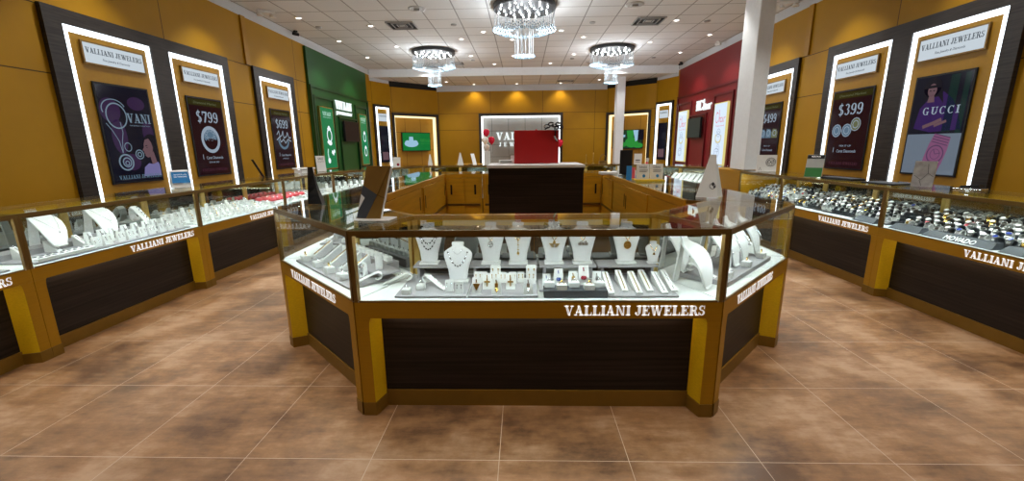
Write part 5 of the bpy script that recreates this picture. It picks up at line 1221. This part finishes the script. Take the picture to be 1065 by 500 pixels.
def downlight(x, y, z, label, e=28, spot=1.75, col_=(1, .97, .92), group=None):
    o = DLt.put(F0, x, y, z-.0008, label, 'ceiling light', group)
    l = bpy.data.lights.new('beam', 'SPOT'); l.energy = e*4; l.spot_size = spot; l.spot_blend = .6; l.shadow_soft_size = .05; l.color = col_
    lo = bpy.data.objects.new('beam', l); col.objects.link(lo); lo.parent = o; lo.location = (0, 0, -.02)
ED = 17
def pos_word(x, y): return ('left wall side' if x < -3.6 else 'left of centre' if x < -.1 else 'right wall side' if x > 3.6 else 'right of centre')
rows = [(4.2, (8.56, 10.35, 12.17)), (3.05, (9.17, 10.96, 12.79)), (1.38, (10.35, 12.17)), (.83, (9.77, 13.38))]
words = ('nearest', 'second', 'third')
for X, ys in rows:
    for s in (-1, 1):
        for i, y in enumerate(ys):
            lane = {4.2: 'line along the %s wall', 3.05: 'line second from the %s wall', 1.38: 'line %s of the chandelier axis', .83: 'inner pair line %s of centre'}[X] % ('left' if s < 0 else 'right')
            downlight(s*X, y, H, 'recessed ceiling light, %s one in the %s' % (words[i] if len(ys) > 2 else ('nearer', 'farther')[i], lane), ED)
downlight(-.23, 10.48, H, 'recessed ceiling light almost on the centre line behind big chandelier', ED)
downlight(-.24, 12.27, H, 'recessed ceiling light farthest on the centre line', ED)
for i, (X, y) in enumerate([(s*4.2, y) for y in (6.75, 4.95, 3.15, 1.35) for s in (-1, 1)] + [(s*3.05, y) for y in (7.35, 5.55, 3.75, 1.95, .2) for s in (-1, 1)] + [(s*1.38, y) for y in (6.75, 4.95, 3.15, 1.35, -.5) for s in (-1, 1)]):
    downlight(X, y, H, 'recessed ceiling light above the front half of the store, out of frame', ED, group='ceiling lights above the front half')
for s in (-1, 1): downlight(s*3.0, 13.72, H, 'recessed ceiling light right against the soffit, ' + ('left', 'right')[s > 0], 10, 2.4)
for x, w_ in ((-1.72, 'left'), (-.2, 'middle'), (1.36, 'right')):
    downlight(x, 15.86, H2, 'small spotlight washing the back wall, ' + w_, 9, 1.9, (1, .85, .6))
for x, w_ in ((-2.6, 'left'), (2.6, 'right')):
    downlight(x, 15.2, H2, 'rear lower ceiling light, ' + w_, 12)
def vent(x0, x1, y0, y1, label, z=H):
    t0 = empty('ceiling_vent', ((x0+x1)/2, (y0+y1)/2, z)); tag(t0, label, 'ceiling vent')
    w, d = (x1-x0)/2, (y1-y0)/2
    MB().box(-w, -d, -.004, w, d, -.0006).build('backing', M['dark'], t0)
    m = MB()
    for q in (0, .33, .66):
        a, b = w*(1-q), d*(1-q); k = .012
        for bx in ((-a,-b,a,-b+k), (-a,b-k,a,b), (-a,-b+k,-a+k,b-k), (a-k,-b+k,a,b-k)): m.box(bx[0], bx[1], -.022+.004*q, bx[2], bx[3], -.0042)
    m.box(-w*.2, -d*.2, -.012, w*.2, d*.2, -.0042); m.build('grille', M['vent'], t0)
vent(-2.68, -2.14, 8.90, 9.44, 'square air vent in the ceiling left of the big chandelier')
vent(2.22, 2.78, 8.90, 9.44, 'square air vent in the ceiling right of the big chandelier')
vent(-2.06, -1.72, 12.98, 13.38, 'smaller air vent beside the left rear chandelier')
vent(1.2, 1.75, 15.2, 15.5, 'narrow air vent in the lower rear ceiling', H2)
def disc(x, y, label, r=.06):
    o = MB().lathe([(r,-.0006),(r,-.012),(r*.8,-.026),(r*.3,-.030)], 16).build('smoke_detector', M['vent'], smooth=False); o.location = (x, y, H); tag(o, label, 'smoke detector')
for x, y, l in ((-4.11, 9.17, 'round ceiling disc nearest the left wall'), (-1.37, 9.17, 'round ceiling disc left of the big chandelier'), (1.40, 9.2, 'round ceiling disc right of the big chandelier'), (3.68, 9.25, 'round ceiling disc nearest the red wall'), (-1.39, 12.74, 'far round ceiling disc, left of centre'), (1.40, 12.72, 'far round ceiling disc, right of centre'), (1.93, 13.3, 'farthest round ceiling disc near right chandelier'), (3.68, 12.77, 'far round ceiling disc near the red wall')): disc(x, y, l)
def emerg(x, y, rz, label, axis=0):
    t0 = empty('emergency_light', (x, y, H), rz); tag(t0, label, 'emergency light')
    MB().box(-.14, -.05, -.05, .14, .05, -.001).build('body', M['white_gloss'], t0, bevel=.005)
    for s in (-1, 1): MB().lathe([(.02,0),(.05,-.03),(.055,-.05),(.045,-.055)], 12, (s*.10, -.02, -.052)).build('lamp_head', M['white_gloss'], t0)
emerg(-4.55, 8.1, .6, 'twin-head emergency light by the left wall'); emerg(4.62, 8.15, -.6, 'twin-head emergency light by the right wall')
def sprk(x, y, label):
    t0 = empty('ceiling_speaker', (x, y, H)); tag(t0, label, 'speaker')
    MB().lathe([(.16,-.0006),(.16,-.008),(.13,-.014),(.10,-.010),(.02,-.010)], 20).build('grille', M['vent'], t0); MB().box(-.05, -.03, -.04, .05, .03, -.0145).build('bracket', M['vent'], t0)
sprk(-1.86, 8.15, 'round ceiling fitting left of the big chandelier, nearest the top edge'); sprk(1.97, 8.15, 'round ceiling fitting right of the big chandelier, nearest the top edge')
def cam_(x, y, z, rz, label, mat):
    t0 = empty('security_camera', (x, y, z), rz); tag(t0, label, 'security camera')
    MB().box(-.03, -.03, -.03, .03, .03, -.001).build('bracket', M[mat], t0)
    m = MB().lathe([(.028,-.06),(.032,-.05),(.032,.06),(.026,.065)], 12); m.v = [(c, a, b-.065) for a, b, c in m.v]; m.build('body', M[mat], t0, smooth=True)
cam_(-4.72, 9.42, H, 1.0, 'black security camera on the left ceiling edge', 'black'); cam_(4.70, 13.5, H, 2.2, 'white and black security camera above the far end of the red section', 'black'); cam_(4.68, 11.0, H, 2.2, 'white security camera above the red section', 'white_gloss')

# ------------------------------------------------------------------ world, camera, colour
w = bpy.data.worlds.new('world'); scn.world = w; w.use_nodes = True
w.node_tree.nodes['Background'].inputs[0].default_value = (.5, .5, .55, 1); w.node_tree.nodes['Background'].inputs[1].default_value = .05
cd = bpy.data.cameras.new('camera'); cam = bpy.data.objects.new('camera', cd); col.objects.link(cam)
cd.sensor_width = 36; cd.lens = 36*439.75/1065; cd.clip_start = .02; cd.clip_end = 100
th, ps_, ro = math.radians(12.495), math.radians(1.555), math.radians(.617)
fwd = Vector((-math.sin(ps_)*math.cos(th), math.cos(ps_)*math.cos(th), -math.sin(th)))
rt = Vector((math.cos(ps_), math.sin(ps_), 0)); dn = -rt.cross(fwd)
R_ = rt*math.cos(ro) + dn*math.sin(ro); D_ = dn*math.cos(ro) - rt*math.sin(ro)
mw = Matrix.Identity(4)
for i in range(3): mw[i][0] = R_[i]; mw[i][1] = -D_[i]; mw[i][2] = -fwd[i]
mw[0][3], mw[1][3], mw[2][3] = 0, 0, 1.415
cam.matrix_world = mw; scn.camera = cam
vs = scn.view_settings; vs.view_transform = 'Standard'; vs.look = 'None'; vs.gamma = 1; vs.use_curve_mapping = False; vs.exposure = .28
cy = scn.cycles
cy.use_denoising = True; cy.max_bounces = 10; cy.diffuse_bounces = 4; cy.glossy_bounces = 5; cy.transparent_max_bounces = 24; cy.sample_clamp_indirect = 4
try: cy.use_light_tree = True
except Exception: pass
